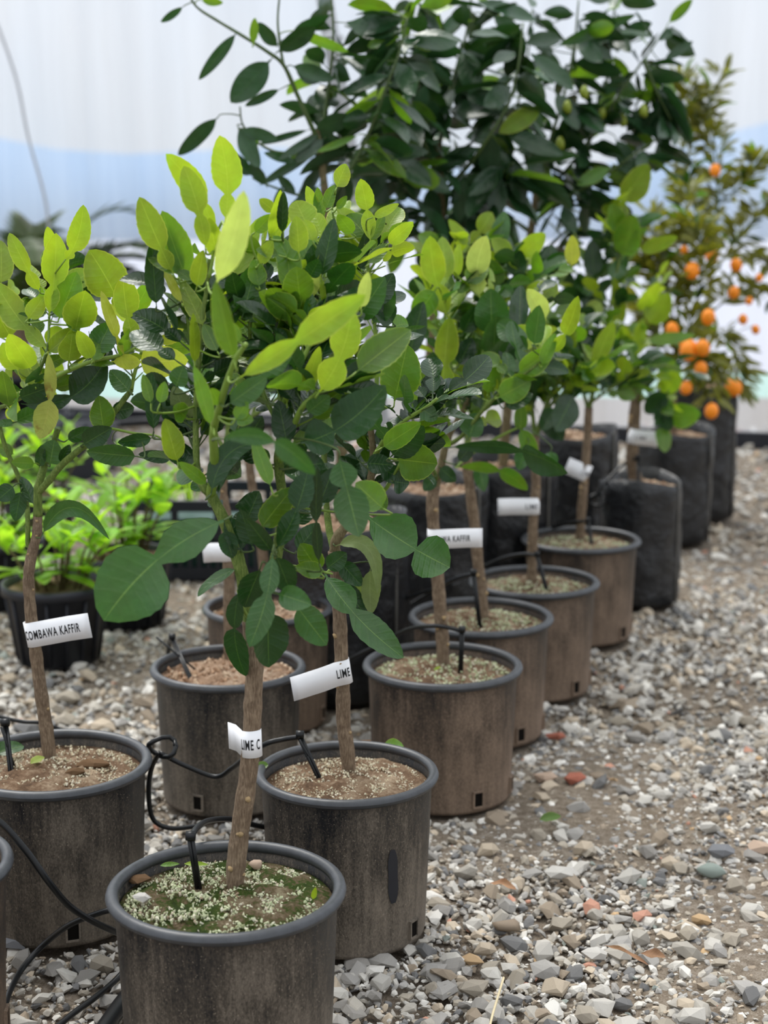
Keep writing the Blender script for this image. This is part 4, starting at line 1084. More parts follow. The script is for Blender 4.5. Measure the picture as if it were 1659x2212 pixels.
branch(S, [(535, 965), (550, 880, .02), (580, 790, .03), (600, 690, .04)], .0060, .0018, M_stem, key='u')
branch(S, [(535, 965), (520, 880, .02), (500, 780, .03), (490, 700, .04)], .0060, .0018, M_stem, key='u')
branch(S, [(545, 900), (620, 840, .02), (660, 760, .03), (670, 680, .04)], .0050, .0018, M_stem, key='u')
fill_leaves(S, 60, region=lambda x, y: y < 880, kinds='DDDMT', size=(.07, .11), only=('u',))
zr = root('nursery_pot', POTS['Z'].c, 'black pot of which only the rim edge shows at the lower left border', 'pot'); build_pot(zr, POTS['Z'], M_potb, 'sand', 12, (60, 95))

# ------------------------------------------------------------------ paper tags
def tag_on(tr, px, py, r, **kw):
    return paper_tag(tr.root, at(px, py, tr.Y), r, **kw)
mA = mpp(A.Y, .5)
tag_on(Q, 72, 1368, .0112, length=128 * mpp(Q.Y, .5), height=55 * mpp(Q.Y, .5), side=1, tilt=math.radians(9.5), yaw=math.radians(-4), txt='COMBAWA KAFFIR', tx0=.0285, th=.36, tw=122 * mpp(Q.Y, .5), label='white paper flag printed COMBAWA KAFFIR')
tag_on(A, 543, 1603, .0122, length=.046, height=60 * mA, side=-1, tilt=math.radians(3), yaw=math.radians(-50), txt='LIME C', tx0=.0452, th=.38, tw=46 * mA, label='white paper tag printed LIME C wrapped round the trunk')
mB = mpp(B.Y, .5)
tag_on(B, 741, 1449, .0112, length=115 * mB, height=54 * mB, side=-1, tilt=math.radians(9), yaw=math.radians(3), txt='LIME C', tx0=101 * mB, th=.36, tw=46 * mB, bend=.012, twist=-.35, label='white paper flag with LIME printed at the trunk')
mC = mpp(C.Y, .5)
tag_on(C, 938, 1162, .0120, length=104 * mC, height=42 * mC, side=1, tilt=math.radians(.5), txt='COMBAWA KAFFIR', tx0=.0190, th=.33, tw=106 * mC, label='white paper flag printed COMBAWA KAFFIR')
mE = mpp(E.Y, .5)
tag_on(E, 1154, 1092, .0115, length=79 * mE, height=37 * mE, side=-1, tilt=math.radians(2), txt='LIME', tx0=60 * mE, th=.32, tw=28 * mE, ink=M_inkgrey)
mF = mpp(F.Y, .5)
tag_on(F, 1264, 1021, .0112, length=44 * mF, height=36 * mF, side=-1, tilt=math.radians(-22), txt='LIME', tx0=36 * mF, th=.30, tw=22 * mF, ink=M_inkgrey)
mR = mpp(Rt.Y, .5)
tag_on(Rt, 490, 1190, .0115, length=52 * mR, height=42 * mR, side=-1, tilt=math.radians(5))

# ------------------------------------------------------------------ black film grow bags
def build_bag(rt, p, seed, soilmat=M_soil_bark, fold=.018):
    c, R, h = p.c, p.R, p.h; rr = random.Random(seed); phs = [rr.uniform(0, 6.28) for _ in range(6)]
    def jit(a, z):
        q = z / h
        return 1 + .02 * math.sin(3 * a + phs[0] + q * 2) + .018 * math.sin(7 * a + phs[1] - q * 5) + .012 * math.sin(13 * a + phs[2] + q * 9) + .01 * math.sin(q * 22 + phs[3] + 2 * math.sin(a))
    top = h + fold
    prof = [(0, .004), (R * .9, .004), (R * .98, .02)] + [(R * (1.0 - .01 * math.sin(i)), .02 + (top - .02) * i / 14) for i in range(1, 15)] + [(R * .975, top), (R * .965, top - .03), (R * .95, h - .02)]
    v, f = lathe(prof, 40, jit)
    b = part('bag', [(x + c.x, y + c.y, z + (.012 * math.sin(math.atan2(y, x) * 2 + phs[4]) if z > top - .001 else 0)) for x, y, z in v], f, M_bag, rt, c)
    a = math.radians(-35)
    sp_ = [Vector((c.x + R * 1.015 * math.cos(a), c.y + R * 1.015 * math.sin(a), top * k)) for k in (.02, .25, .5, .75, 1.0)]
    v, f = tube_geo(sp_, .0035, 6); part('seam', v, f, M_bagw, b, sp_[0])
    soil_disc('soil', c, h - .012, R * .955, soilmat, rt, seed=seed, mound=.014)
    grit(c, h - .010, R * .9, rt, M_grit_bark, 160, .003, .008, seed=seed)
    return h

def crown_tree(key, name, label, spec, trunk_top, branches, r, shape='lemon', mat=M_bark, lean=(0, 0), group=None, bag_seed=0):
    rt = root(name, spec.c, label, 'potted tree', group)
    build_bag(rt, spec, bag_seed)
    base = Vector((spec.c.x, spec.c.y, spec.h))
    t = new_tree(key, rt, base, shape=shape, crenate=0.0, nl=10)
    return t

lgrp = 'big lemon trees in black grow bags'
L1 = crown_tree('L1', 'potted_lemon_tree', 'tall lemon tree with sparse branches reaching out to the upper left', BAGP['w1'], None, None, .013, group=lgrp, bag_seed=21)
branch(L1, [L1.base + Vector((0, 0, -.03)), (738, 1000), (740, 850), (728, 700), (716, 560), (704, 440), (695, 350), (684, 278)], .0130, .0070, M_bark2, 'trunk', True, 10)
branch(L1, [(690, 310), (665, 255, -.02), (640, 200, -.03), (612, 140, -.04), (575, 110, -.05), (520, 75, -.05), (470, 45, -.05), (425, 15, -.05), (405, -20, -.05)], .0055, .0022, M_twigd, key='l')
branch(L1, [(612, 140, -.04), (604, 90, -.03), (600, 40, -.02), (606, -30, -.02)], .0034, .0018, M_twigd, key='l')
branch(L1, [(690, 320), (610, 330, -.02), (560, 310, -.02), (525, 270, -.02), (518, 230, -.02)], .0036, .0016, M_twigd, key='l')
branch(L1, [(696, 350), (700, 260, .04), (712, 170, .05), (720, 80, .05), (715, -20, .05)], .0050, .0020, M_twigd, key='c')
branch(L1, [(704, 430), (640, 420, .0), (580, 400, .0), (545, 385, .0)], .0036, .0016, M_twigd, key='l')
branch(L1, [(704, 440), (760, 360, .0), (800, 280, .0), (830, 200, -.02), (860, 120, -.02), (880, 40, -.02)], .0050, .0020, M_twigd, key='c')
LL1 = [('L', 396, 14, 347, 48, 26), ('M', 434, 0, 482, 6, 28), ('D', 512, 70, 429, 173, 42, {'tilt': 0}), ('M', 546, 96, 551, 38, 30), ('L', 584, 130, 498, 222, 92, {'roll': 0, 'tilt': 0}), ('L', 600, 102, 558, 48, 46), ('L', 600, 112, 682, 58, 62),
 ('M', 640, 70, 753, 112, 36), ('L', 630, 142, 722, 172, 52), ('L', 606, 192, 529, 229, 32), ('L', 471, 253, 384, 336, 52, {'tilt': 0}), ('L', 514, 273, 562, 362, 62), ('L', 668, 280, 558, 312, 24), ('L', 690, 290, 600, 345, 30), ('L', 690, 320, 560, 400, 34), ('L', 700, 350, 640, 440, 40), ('M', 560, 280, 540, 360, 16),
 ('L', 640, 350, 570, 330, 30), ('L', 690, 400, 620, 460, 36), ('L', 680, 280, 760, 250, 60), ('M', 775, 291, 684, 329, 24), ('L', 700, 300, 640, 350, 50), ('L', 690, 270, 720, 330, 60), ('L', 610, 400, 590, 460, 26), ('L', 650, 420, 660, 490, 28), ('L', 545, 380, 490, 330, 50), ('L', 575, 400, 540, 350, 40),
 ('L', 640, 420, 600, 380, 34), ('L', 520, 280, 600, 300, 44), ('L', 690, 180, 640, 150, 50)]
for r in LL1: pxleaf(L1, r)
fill_leaves(L1, 90, kinds='LLLLLM', size=(.09, .13), joint=False, wr=.56, lift=-.6, only=('c',))

L2 = crown_tree('L2', 'potted_lemon_tree', 'lemon tree with large drooping dark leaves at the top centre', BAGP['w2'], None, None, .013, group=lgrp, bag_seed=22)
branch(L2, [L2.base + Vector((0, 0, -.03)), (925, 900), (930, 750), (945, 600), (955, 480), (950, 380), (945, 300)], .0140, .0080, M_bark2, 'trunk', True, 10)
branch(L2, [(950, 400), (920, 320, -.05), (890, 250, -.08), (870, 170, -.1), (880, 90, -.1), (900, 0, -.1)], .0060, .0022, M_twigd, key='c')
branch(L2, [(948, 330), (960, 240, .05), (985, 150, .08), (1010, 60, .08), (1020, -30, .08)], .0060, .0022, M_twigd, key='c')
branch(L2, [(952, 420), (1010, 360, -.06), (1060, 290, -.1), (1100, 220, -.1), (1120, 140, -.1), (1130, 50, -.08)], .0060, .0022, M_twigd, key='c')
branch(L2, [(955, 480), (900, 430, -.06), (860, 380, -.1), (830, 310, -.1)], .0050, .0022, M_twigd, key='c')
branch(L2, [(955, 490), (1020, 450, .0), (1070, 390, -.03), (1110, 350, -.05)], .0050, .0022, M_twigd, key='c')
branch(L2, [(950, 520), (900, 500, .02), (850, 470, .03), (800, 440, .05)], .0045, .0022, M_twigd, key='c')
LL2 = [('Y', 836, 184, 743, 272, 46, {'tilt': 0}), ('L', 860, 234, 848, 332, 72), ('M', 888, 218, 942, 267, 44), ('Y', 1172, 229, 1078, 287, 66, {'tilt': 0}), ('L', 1060, 288, 1055, 390, 74), ('L', 1094, 288, 1217, 336, 62), ('L', 832, 300, 803, 432, 77), ('L', 1076, 374, 1070, 478, 68), ('L', 755, 60, 837, 102, 42), ('M', 1020, 45, 968, 40, 28), ('L', 1064, 34, 1132, 84, 52),
 ('L', 790, 330, 770, 420, 60), ('L', 880, 330, 900, 430, 64), ('L', 930, 400, 940, 500, 64), ('L', 1000, 380, 990, 480, 60), ('L', 860, 430, 870, 520, 56), ('L', 1110, 350, 1130, 440, 60), ('L', 920, 180, 900, 260, 50), ('L', 1000, 160, 990, 240, 52), ('L', 820, 380, 830, 460, 50), ('L', 1010, 450, 1040, 540, 56), ('M', 930, 100, 950, 30, 34), ('M', 870, 90, 890, 0, 40)]
for r in LL2: pxleaf(L2, r)
fill_leaves(L2, 270, kinds='LLLLLLLLM', size=(.10, .155), joint=False, wr=.58, lift=-.8, only=('c',), twigs=False)

L3 = crown_tree('L3', 'potted_lemon_tree', 'dense dark lemon tree with small green fruit right of the top centre', BAGP['w3'], None, None, .013, group=lgrp, bag_seed=23)
branch(L3, [L3.base + Vector((0, 0, -.03)), (1095, 900), (1110, 750), (1130, 600), (1150, 480), (1160, 400)], .0140, .0080, M_bark2, 'trunk', True, 10)
for pts in ([(1160, 410), (1190, 300, -.05), (1220, 200, -.08), (1240, 100, -.08), (1250, 0, -.08)], [(1155, 440), (1230, 360, .0), (1290, 280, .0), (1340, 200, .0), (1390, 130, .0), (1440, 60, .0)],
            [(1150, 480), (1220, 430, -.05), (1290, 390, -.08), (1360, 340, -.08), (1420, 300, -.06)], [(1160, 420), (1130, 320, .06), (1120, 220, .08), (1140, 120, .08), (1150, 20, .08)],
            [(1130, 580), (1200, 520, .03), (1260, 460, .03), (1310, 400, .03)], [(1290, 280, 0), (1310, 180, .05), (1320, 80, .05), (1330, 0, .05)], [(1390, 130, 0), (1420, 200, .0), (1450, 260, .0)], [(1145, 500), (1060, 440, .06), (1000, 380, .08), (980, 300, .08)]):
    branch(L3, pts, .0055, .0020, M_twigd, key='c')
LL3 = [('M', 1332, 130, 1213, 181, 62, {'tilt': 0}), ('D', 1198, 102, 1374, 31, 46, {'tilt': 0}), ('L', 1434, 130, 1497, 89, 32), ('M', 1444, 50, 1496, -2, 36), ('L', 1200, 200, 1250, 280, 60), ('M', 1290, 235, 1330, 200, 34), ('L', 1330, 300, 1370, 380, 60), ('L', 1250, 350, 1270, 440, 62), ('L', 1160, 330, 1150, 420, 60)]
for r in LL3: pxleaf(L3, r)
fill_leaves(L3, 290, kinds='LLLLLLLLM', size=(.08, .13), joint=False, wr=.58, lift=-.7, only=('c',), twigs=False)
FRM = np_mesh('fruit', *rock(55, 40, 1.05), M_kumg, smooth=True)
for (x, y) in ((1225, 232), (1300, 245), (1262, 200), (1345, 260), (1210, 310), (1390, 240)):
    s, _ = nearest(L3, x, y); q = at(x, y, s[2] - .05); part_copy('green_fruit', FRM, L3.root, q, None, (.014, .014, .016))
w4 = root('grow_bag', BAGP['w4'].c, 'tall empty-looking black grow bag behind the farthest rimmed pot', 'grow bag'); build_bag(w4, BAGP['w4'], 24)

# ------------------------------------------------------------------ lime in the first soft bag and two kumquats
Gt = crown_tree('G', 'potted_citrus_tree', 'lime tree in the nearest soft black bag, white tag on its trunk', BAGP['g1'], None, None, .012, shape='oval', group='citrus trees in soft black bags', bag_seed=25)
branch(Gt, [Gt.base + Vector((0, 0, -.03)), (1366, 1000), (1368, 940), (1372, 880), (1378, 830)], .0185, .0150, M_bark, 'trunk', False, 10, knots=2)
branch(Gt, [(1378, 840), (1370, 790), (1378, 730), (1392, 670), (1405, 620)], .0070, .0022, M_stem, key='u')
branch(Gt, [(1378, 835), (1405, 800, -.03), (1440, 790, -.04), (1470, 800, -.04)], .0060, .0022, M_stem, key='u')
branch(Gt, [(1374, 870), (1400, 860, -.04), (1435, 870, -.05), (1460, 895, -.05)], .0050, .0022, M_stem, key='u')
branch(Gt, [(1372, 800), (1340, 760, .02), (1330, 700, .03)], .0050, .0020, M_stem, key='u')
GL = [('Y', 1380, 672, 1423, 608, 33), ('Y', 1400, 702, 1447, 633, 54, {'tilt': 0}), ('Y', 1375, 762, 1391, 688, 30), ('M', 1366, 776, 1420, 790, 1474, 800, 40, 32), ('M', 1395, 737, 1503, 724, 27), ('M', 1366, 777, 1355, 808, 34), ('Y', 1470, 802, 1429, 852, 44), ('D', 1441, 848, 1393, 892, 46), ('M', 1440, 900, 1514, 893, 54), ('M', 1430, 920, 1436, 978, 34), ('D', 1420, 880, 1450, 930, 40), ('Y', 1362, 760, 1345, 700, 28)]
for r in GL: pxleaf(Gt, r)
fill_leaves(Gt, 50, kinds='MMYDD', size=(.06, .09), only=('u',))
mG = mpp(Gt.Y, .5)
paper_tag(Gt.root, at(1370, 942, Gt.Y - .005), .0165, 52 * mG, 33 * mG, 1, tilt=math.radians(-9), txt='LIME', tx0=.0165 * 2.75 + .012, th=.28, tw=28 * mG, ink=M_inkgrey)

def kumquat(key, label, spec, fruits, branches, nleaf, seed):
    t = crown_tree(key, 'potted_kumquat_tree', label, spec, None, None, .012, shape='narrow', group='kumquat trees in soft black bags', bag_seed=seed)
    first = branches[0]
    branch(t, [t.base + Vector((0, 0, -.03))] + first, .0120, .0060, M_bark, 'trunk', True, 8, key='t')
    for b in branches[1:]: branch(t, b, .0040, .0014, M_twigd, key='c', sides=6)
    fill_leaves(t, nleaf, kinds='KKKKMD', size=(.055, .095), joint=False, wr=.42, lift=.1, only=('c',), twigs=False)
    fill_leaves(t, nleaf * 2, kinds='K', size=(.055, .09), joint=False, wr=.42, lift=.1, only=('c',), twigs=False, joined=True)
    for (x, y, r) in fruits:
        s, _ = nearest(t, x, y); Y = s[2] + RNG.uniform(-.17, -.10); q = at(x, y, Y); m = mpp(Y, q.z)
        o = part_copy('kumquat', FRK, t.root, q, (RNG.uniform(-.3, .3), RNG.uniform(-.3, .3), 0), (r * m, r * m, r * m * 1.2))
        S = Vector(s[3]); v, f = tube_geo([q + Vector((0, 0, r * m)), (q + S) / 2 + Vector((0, 0, .02)), S], .0014, 4, False)
        part('fruit_stalk', v, f, M_twigd, t.root, S)
    return t
bmk = bmesh.new(); bmesh.ops.create_icosphere(bmk, subdivisions=3, radius=1.0); FRK = bpy.data.meshes.new('kumquat'); bmk.to_mesh(FRK); bmk.free()
FRK.polygons.foreach_set('use_smooth', [True] * len(FRK.polygons)); FRK.materials.append(M_kum)
kumquat('K1', 'kumquat tree in the second soft bag with bright orange fruit hanging low', BAGP['g2'],
        [(1495, 585, 16), (1452, 712, 14), (1488, 757, 20), (1518, 752, 16), (1480, 735, 14), (1514, 796, 14), (1482, 838, 13), (1300, 782, 8), (1537, 888, 15), (1530, 685, 15), (1478, 540, 9)],
        [[(1455, 870), (1458, 780), (1462, 700)], [(1460, 780), (1490, 700, -.05), (1510, 620, -.06), (1515, 540, -.06), (1500, 470, -.05)], [(1462, 720), (1440, 620, .0), (1420, 540, .0), (1410, 470, .0)], [(1458, 800), (1500, 770, -.08), (1530, 790, -.1), (1540, 850, -.1)],
         [(1462, 700), (1475, 600, .05), (1480, 500, .05), (1490, 410, .05)], [(1458, 790), (1420, 720, .0), (1390, 660, .0)], [(1440, 620, 0), (1400, 570, .0), (1370, 540, .0)]], 290, 26)
kumquat('K2', 'taller kumquat tree at the right edge with scattered orange fruit and yellowish leaves', BAGP['g3'],
        [(1545, 368, 12), (1526, 535, 17), (1538, 553, 14), (1590, 573, 13), (1585, 632, 12), (1605, 690, 10), (1632, 712, 9), (1585, 836, 18), (1618, 650, 8), (1640, 600, 8)],
        [[(1520, 760), (1530, 650), (1540, 540)], [(1540, 560), (1550, 440, -.03), (1545, 330, -.03), (1530, 240, -.03), (1560, 160, -.03)], [(1535, 600), (1590, 520, .0), (1630, 470, .0), (1665, 430, .0)], [(1530, 680), (1580, 640, -.06), (1630, 620, -.08), (1670, 640, -.08)],
         [(1525, 720), (1570, 730, -.08), (1590, 790, -.1), (1600, 840, -.1)], [(1540, 540), (1500, 450, .03), (1480, 380, .04), (1475, 300, .04), (1485, 220, .04)], [(1550, 440), (1600, 400, .0), (1630, 360, .0), (1640, 340, 0)], [(1545, 330), (1510, 270, .0), (1490, 200, .0), (1470, 170, .0)], [(1590, 520), (1640, 560, .0), (1670, 570, .0)]], 300, 27)
# ------------------------------------------------------------------ drip irrigation
def soil_pt(tr, px, py): return on_z(px, py, SOILZ)
Ya, Yb, Yc = A.Y, B.Y, C.Y
sA = (at(412, 1812, Ya - .01), on_z(428, 1915, SOILZ))
drip_line('black drip stake and tubing in the nearest mossy pot', sA, [px3([sA[0], (424, 1790, Ya + .06), (450, 1773, Ya + .2), (500, 1770, Ya + .3), (556, 1784, Ya + .36), (600, 1790, Ya + .4)])])
sB = (at(648, 1592, Yb - .01), on_z(690, 1682, SOILZ))
drip_line('black drip stake in the second front-row pot with sagging tubing to a knot', sB, [px3([sB[0], (612, 1597, Yb), (572, 1608, Yb), (526, 1640, Yb + .05), (500, 1660, Yb + .08), (466, 1678, Yb + .1), (402, 1655, Yb + .1), (344, 1626, Yb + .1)]),
     px3([(344, 1626, Yb + .1), (327, 1660, Yb + .12), (321, 1710, Yb + .12), (330, 1768, Yb + .12), (368, 1789, Yb + .12), (430, 1784, Yb + .14)])], knot=at(350, 1614, Yb + .1))
Yq = Q.Y
sQ = (at(12, 1566, Yq - .02), on_z(24, 1668, SOILZ))
drip_line('black drip stake in the pot of the COMBAWA tree', sQ, [px3([sQ[0], (0, 1557, Yq), (-40, 1560, Yq + .05)])])
drip_line('thin black tube lying over the rim behind the COMBAWA trunk', None, [px3([(-30, 1540, Yq + .22), (10, 1551, Yq + .22), (50, 1559, Yq + .22), (90, 1562, Yq + .22), (140, 1580, Yq + .25)])], r=.0035)
Yr = Rt.Y
sR = (at(372, 1380, Yr - .03), on_z(410, 1462, SOILZ))
drip_line('black drip stake in the bark-chip pot', sR, [px3([sR[0], (366, 1388, Yr + .02), (362, 1420, Yr + .05)])])
sC = (at(998, 1364, Yc - .04), on_z(995, 1450, SOILZ))
drip_line('black drip stake in the third front-row pot with tubing arching left', sC, [px3([sC[0], (975, 1357, Yc - .03), (935, 1352, Yc), (880, 1360, Yc + .1), (820, 1392, Yc + .2), (750, 1425, Yc + .25)])])
Yd = D_.Y
sD = (at(1023, 1240, Yd - .05), on_z(1037, 1356, SOILZ))
drip_line('black drip stake leaning in the fourth front-row pot', sD, [px3([sD[0], (985, 1250, Yd + .05), (930, 1275, Yd + .2), (850, 1300, Yd + .25)])])
Ye = E.Y
sE = (at(1160, 1200, Ye - .04), on_z(1181, 1276, SOILZ))
drip_line('black drip stake in the fifth front-row pot with a long tube running left', sE, [px3([sE[0], (1130, 1197, Ye), (1080, 1208, Ye + .05), (1010, 1240, Ye + .12), (920, 1285, Ye + .15), (850, 1330, Ye + .15)])])
Yf = F.Y
sF = (at(1270, 1126, Yf - .04), on_z(1279, 1180, SOILZ))
drip_line('black drip stake in the farthest rimmed pot with tubing sloping left', sF, [px3([sF[0], (1240, 1128, Yf), (1190, 1142, Yf + .08), (1130, 1166, Yf + .1), (1050, 1200, Yf + .12), (960, 1240, Yf + .12)])])
Yg = Gt.Y
sG = (at(1378, 990, Yg - .03), on_z(1380, 1056, .335))
drip_line('black drip stake in the nearest soft bag', sG, [px3([sG[0], (1350, 1000, Yg), (1310, 1040, Yg - .05), (1285, 1075, Yg - .05)])], knot=at(1288, 1080, Yg - .05))
# hoses at the lower left
def hose(label, pts, r):
    v, f = tube_geo(catmull([tuple(p) for p in pts], 10), r, 10)
    o = part('hose', v, f, M_hose, origin=pts[0]); tag(o, label, 'hose', 'black hoses at the lower left')
hose('thick black hose hanging from the left border across the COMBAWA pot', px3([(-30, 1757, 2.02), (10, 1785, 2.02), (60, 1842, 2.02), (105, 1905, 2.02), (150, 1957, 2.04), (200, 1990, 2.06), (250, 2013, 2.1), (290, 2030, 2.16)]), .0046)
hose('black hose curving round on the gravel at the lower left', [at(290, 1962, 2.16), at(255, 1963, 2.15), at(215, 1972, 2.15), at(150, 1998, 2.17), at(95, 2040, 2.20), G(50, 2090), G(22, 2140), G(8, 2190), G(5, 2240)], .0044)
hose('black hose crossing the bottom left corner beside the nearest pot', [G(275, 2090, .02), G(245, 2122), G(205, 2155), G(160, 2188), G(115, 2225)], .0044)
hose('thick black pipe at the foot of the nearest pot', [G(300, 2120, .02), G(262, 2170, .016), G(228, 2218, .016), G(200, 2260, .016)], .0125)

# ------------------------------------------------------------------ lime-green shrubs in small black pots
def shrub(name, label, c, zr, D, nshoot, spread, height, seed, n_leaf=6, shadow=None):
    rt = root(name, c, label, 'potted plant', 'lime-green shrubs in black pots')
    R = D / 2
    v, f = lathe([(0, .003), (R * .74, .003), (R * .93, zr - .025), (R, zr - .024), (R * 1.0, zr), (R * .94, zr), (R * .92, zr - .03), (R * .8, zr - .1)], 48)
    po = part('pot', [(x + c.x, y + c.y, z) for x, y, z in v], f, M_potblack, rt, c)
    for k in range(16):
        a = k * 2 * math.pi / 16
        p0 = Vector((c.x + R * .755 * math.cos(a), c.y + R * .755 * math.sin(a), .01)); p1 = Vector((c.x + R * .935 * math.cos(a), c.y + R * .935 * math.sin(a), zr - .026))
        b = tube_geo([p0, p1], .0035, 5); part('pot_rib', b[0], b[1], M_potblack, po, p0)
    soil_disc('soil', c, zr - .02, R * .93, M_soil_brown, rt, seed=seed)
    rr = random.Random(seed)
    for s in range(nshoot):
        a = rr.uniform(0, 6.28); q = math.sqrt(rr.uniform(0, 1)); h = height * rr.uniform(.55, 1.0) * (1.05 - .35 * q)
        b0_ = Vector((c.x + R * .5 * q * math.cos(a), c.y + R * .5 * q * math.sin(a), zr - .02)); tp = Vector((c.x + spread * q * math.cos(a), c.y + spread * q * math.sin(a), zr + h))
        v, f = tube_geo([b0_, b0_.lerp(tp, .5) + Vector((0, 0, .02)), tp], [.004, .003, .002], 5); part('stem', v, f, M_bark2, rt, b0_)
        rot0 = rr.uniform(0, 6.28)
        for k in range(n_leaf):
            t = 1 - .28 * (k // 2) - (.0 if k < 4 else .08); t = max(.3, t)
            an = rot0 + (k % 2) * math.pi + (k // 2) * 1.57 + rr.uniform(-.3, .3)
            P0 = b0_.lerp(tp, t); L = rr.uniform(.075, .115) * (.75 if k < 2 else 1)
            el = rr.uniform(.15, .9) if k < 4 else rr.uniform(-.3, .4)
            d = Vector((math.cos(an) * math.cos(el), math.sin(an) * math.cos(el), math.sin(el)))
            P1 = P0 + d * L; side = d.cross(Vector((0, 0, 1))).normalized(); up = side.cross(d).normalized()
            v, f, uv = leaf_geo(P0, None, P1, L * rr.uniform(.5, .66), 0, up, .25, .06, .09, 'lemon', nl=9, crenate=0)
            part('leaf', v, f, LM['H'], rt, P0, uvs=uv)
def gz(px, py, dy=0):
    p = on_z(px, py, 0); return Vector((p.x, p.y + dy, 0))
c1 = gz(108, 1452, .11); shrub('potted_shrub', 'lime-green leafy shrub in the black pot behind the COMBAWA tree', c1, .195, .262, 13, .15, .20, 31)
c2 = gz(262, 1368, .11); shrub('potted_shrub', 'lime-green shrub farther back with its pot foot showing under the largest leaf', c2, .19, .25, 17, .20, .27, 32)
c3 = gz(-20, 1330, .12); shrub('potted_shrub', 'lime-green shrub half cut off by the left border', c3, .19, .25, 11, .16, .20, 33)
c4 = gz(60, 1215, .2); shrub('potted_shrub', 'rearmost lime-green shrub behind the other shrubs', c4, .19, .24, 13, .17, .24, 34)

# ------------------------------------------------------------------ slotted black crate with seedlings
def crate(c, w, d, h, label, yaw=0):
    rt = root('plastic_crate', c, label, 'crate')
    rot = Matrix.Rotation(yaw, 3, 'Z')
    def bx(name, cc, hh, mat=M_potblack):
        b = MB().box(c + rot @ Vector(cc), hh, rot); part(name, b.v, b.f, mat, rt, c + rot @ Vector(cc), False)
    for s in (-1, 1):
        bx('top_rail', (0, s * d / 2, h - .016), (w / 2, .008, .016)); bx('bottom_rail', (0, s * d / 2, .018), (w / 2, .008, .018))
        bx('middle_rail', (0, s * d / 2, h * .56), (w / 2, .006, .010))
        bx('top_rail', (s * w / 2, 0, h - .016), (.008, d / 2, .016)); bx('bottom_rail', (s * w / 2, 0, .018), (.008, d / 2, .018)); bx('middle_rail', (s * w / 2, 0, h * .56), (.006, d / 2, .010))
        for s2 in (-1, 1): bx('corner_post', (s * w / 2, s2 * d / 2, h / 2), (.014, .014, h / 2))
        n = 17
        for k in range(n):
            x = -w / 2 + w * (k + 1) / (n + 1); bx('slat', (x, s * d / 2, h * .30), (.006, .005, h * .26))
        for k in range(3): bx('slat', (-w / 2 + w * (k + 1) / 4, s * d / 2, h * .75), (.010, .005, h * .2))
    bx('bottom_panel', (0, 0, .010), (w / 2, d / 2, .005)); bx('green_liner', (0, 0, h * .42), (w / 2 - .02, d / 2 - .02, h * .33), M_netgreen)
    return rt
cc = gz(470, 1256, .2); crate(cc, .50, .34, .235, 'slotted black plastic crate with a green liner on the gravel')
rt = root('grass_seedling', cc + Vector((-.10, .05, .20)), 'yellow-green grassy seedling sprouting from the black crate', 'seedling')
for k in range(16):
    a = RNG.uniform(0, 6.28); b0_ = cc + Vector((-.13 + RNG.uniform(-.03, .05), -.05 + RNG.uniform(-.04, .04), .19)); tip = b0_ + Vector((math.cos(a) * .05, math.sin(a) * .05, RNG.uniform(.07, .13)))
    v, f, uv = leaf_geo(b0_, None, tip, .010, 0, Vector((math.cos(a), math.sin(a), .3)).normalized(), .2, 0, .08, 'narrow', nl=6, crenate=0)
    part('grass_blade', v, f, LM['H'], rt, b0_, uvs=uv)

# ------------------------------------------------------------------ dim things along the wall at the left
def tray(c, w, d, h, label):
    rt = root('nursery_tray', c, label, 'tray')
    b = MB(); t = .006
    b.box(c + Vector((0, 0, t)), (w / 2, d / 2, t)); part('tray_bottom', b.v, b.f, M_potblack, rt, c, False)
    for s in (-1, 1):
        b = MB().box(c + Vector((0, s * d / 2, h / 2)), (w / 2, t, h / 2)); part('tray_wall', b.v, b.f, M_potblack, rt, c + Vector((0, s * d / 2, 0)), False)
        b = MB().box(c + Vector((s * w / 2, 0, h / 2)), (t, d / 2, h / 2)); part('tray_wall', b.v, b.f, M_potblack, rt, c + Vector((s * w / 2, 0, 0)), False)
        b = MB().box(c + Vector((0, s * (d / 2 + .008), h)), (w / 2 + .014, .012, .006)); part('tray_rim', b.v, b.f, M_rim, rt, c + Vector((0, s * d / 2, h)), False)
    n = 6
    for k in range(n):
        for j in range(2):
            q = c + Vector((-w / 2 + w * (k + .5) / n, -d / 4 + j * d / 2, h - .02))
            v, f = lathe([(0, -.05), (.03, -.05), (.042, .03), (.036, .03), (.03, .0), (0, 0)], 14); part('cell_pot', [Vector(p) + q for p in v], f, M_potblack, rt, q)
t1 = gz(60, 1030, .1); tray(t1, .62, .36, .17, 'black nursery tray of cell pots near the wall at the left')
t2 = gz(20, 995, .25); tray(t2, .7, .3, .15, 'black nursery tray farthest to the left by the film wall')
v, f = tube_geo(catmull([tuple(p) for p in [gz(120, 955, .2) + Vector((0, 0, .05)), gz(200, 948, .25) + Vector((0, 0, .03)), gz(300, 944, .3) + Vector((0, 0, .03)), gz(420, 946, .3) + Vector((0, 0, .03)), gz(640, 950, .3) + Vector((0, 0, .03))]], 6), .022, 8)
o = part('supply_pipe', v, f, M_hose, origin=v[0]); tag(o, 'black water supply pipe lying along the film wall', 'pipe')
bq = at(196, 918, 6.6); v, f = lathe([(0, 0), (.028, 0), (.030, .03), (.022, .045), (.012, .05), (.012, .07), (0, .07)], 16)
bq.z = 0
o = part('hose_connector', [Vector(p) * .9 + Vector((bq.x, bq.y, .0)) for p in v], f, M_blue, origin=bq); tag(o, 'small blue plastic hose connector by the wall pipe', 'connector')

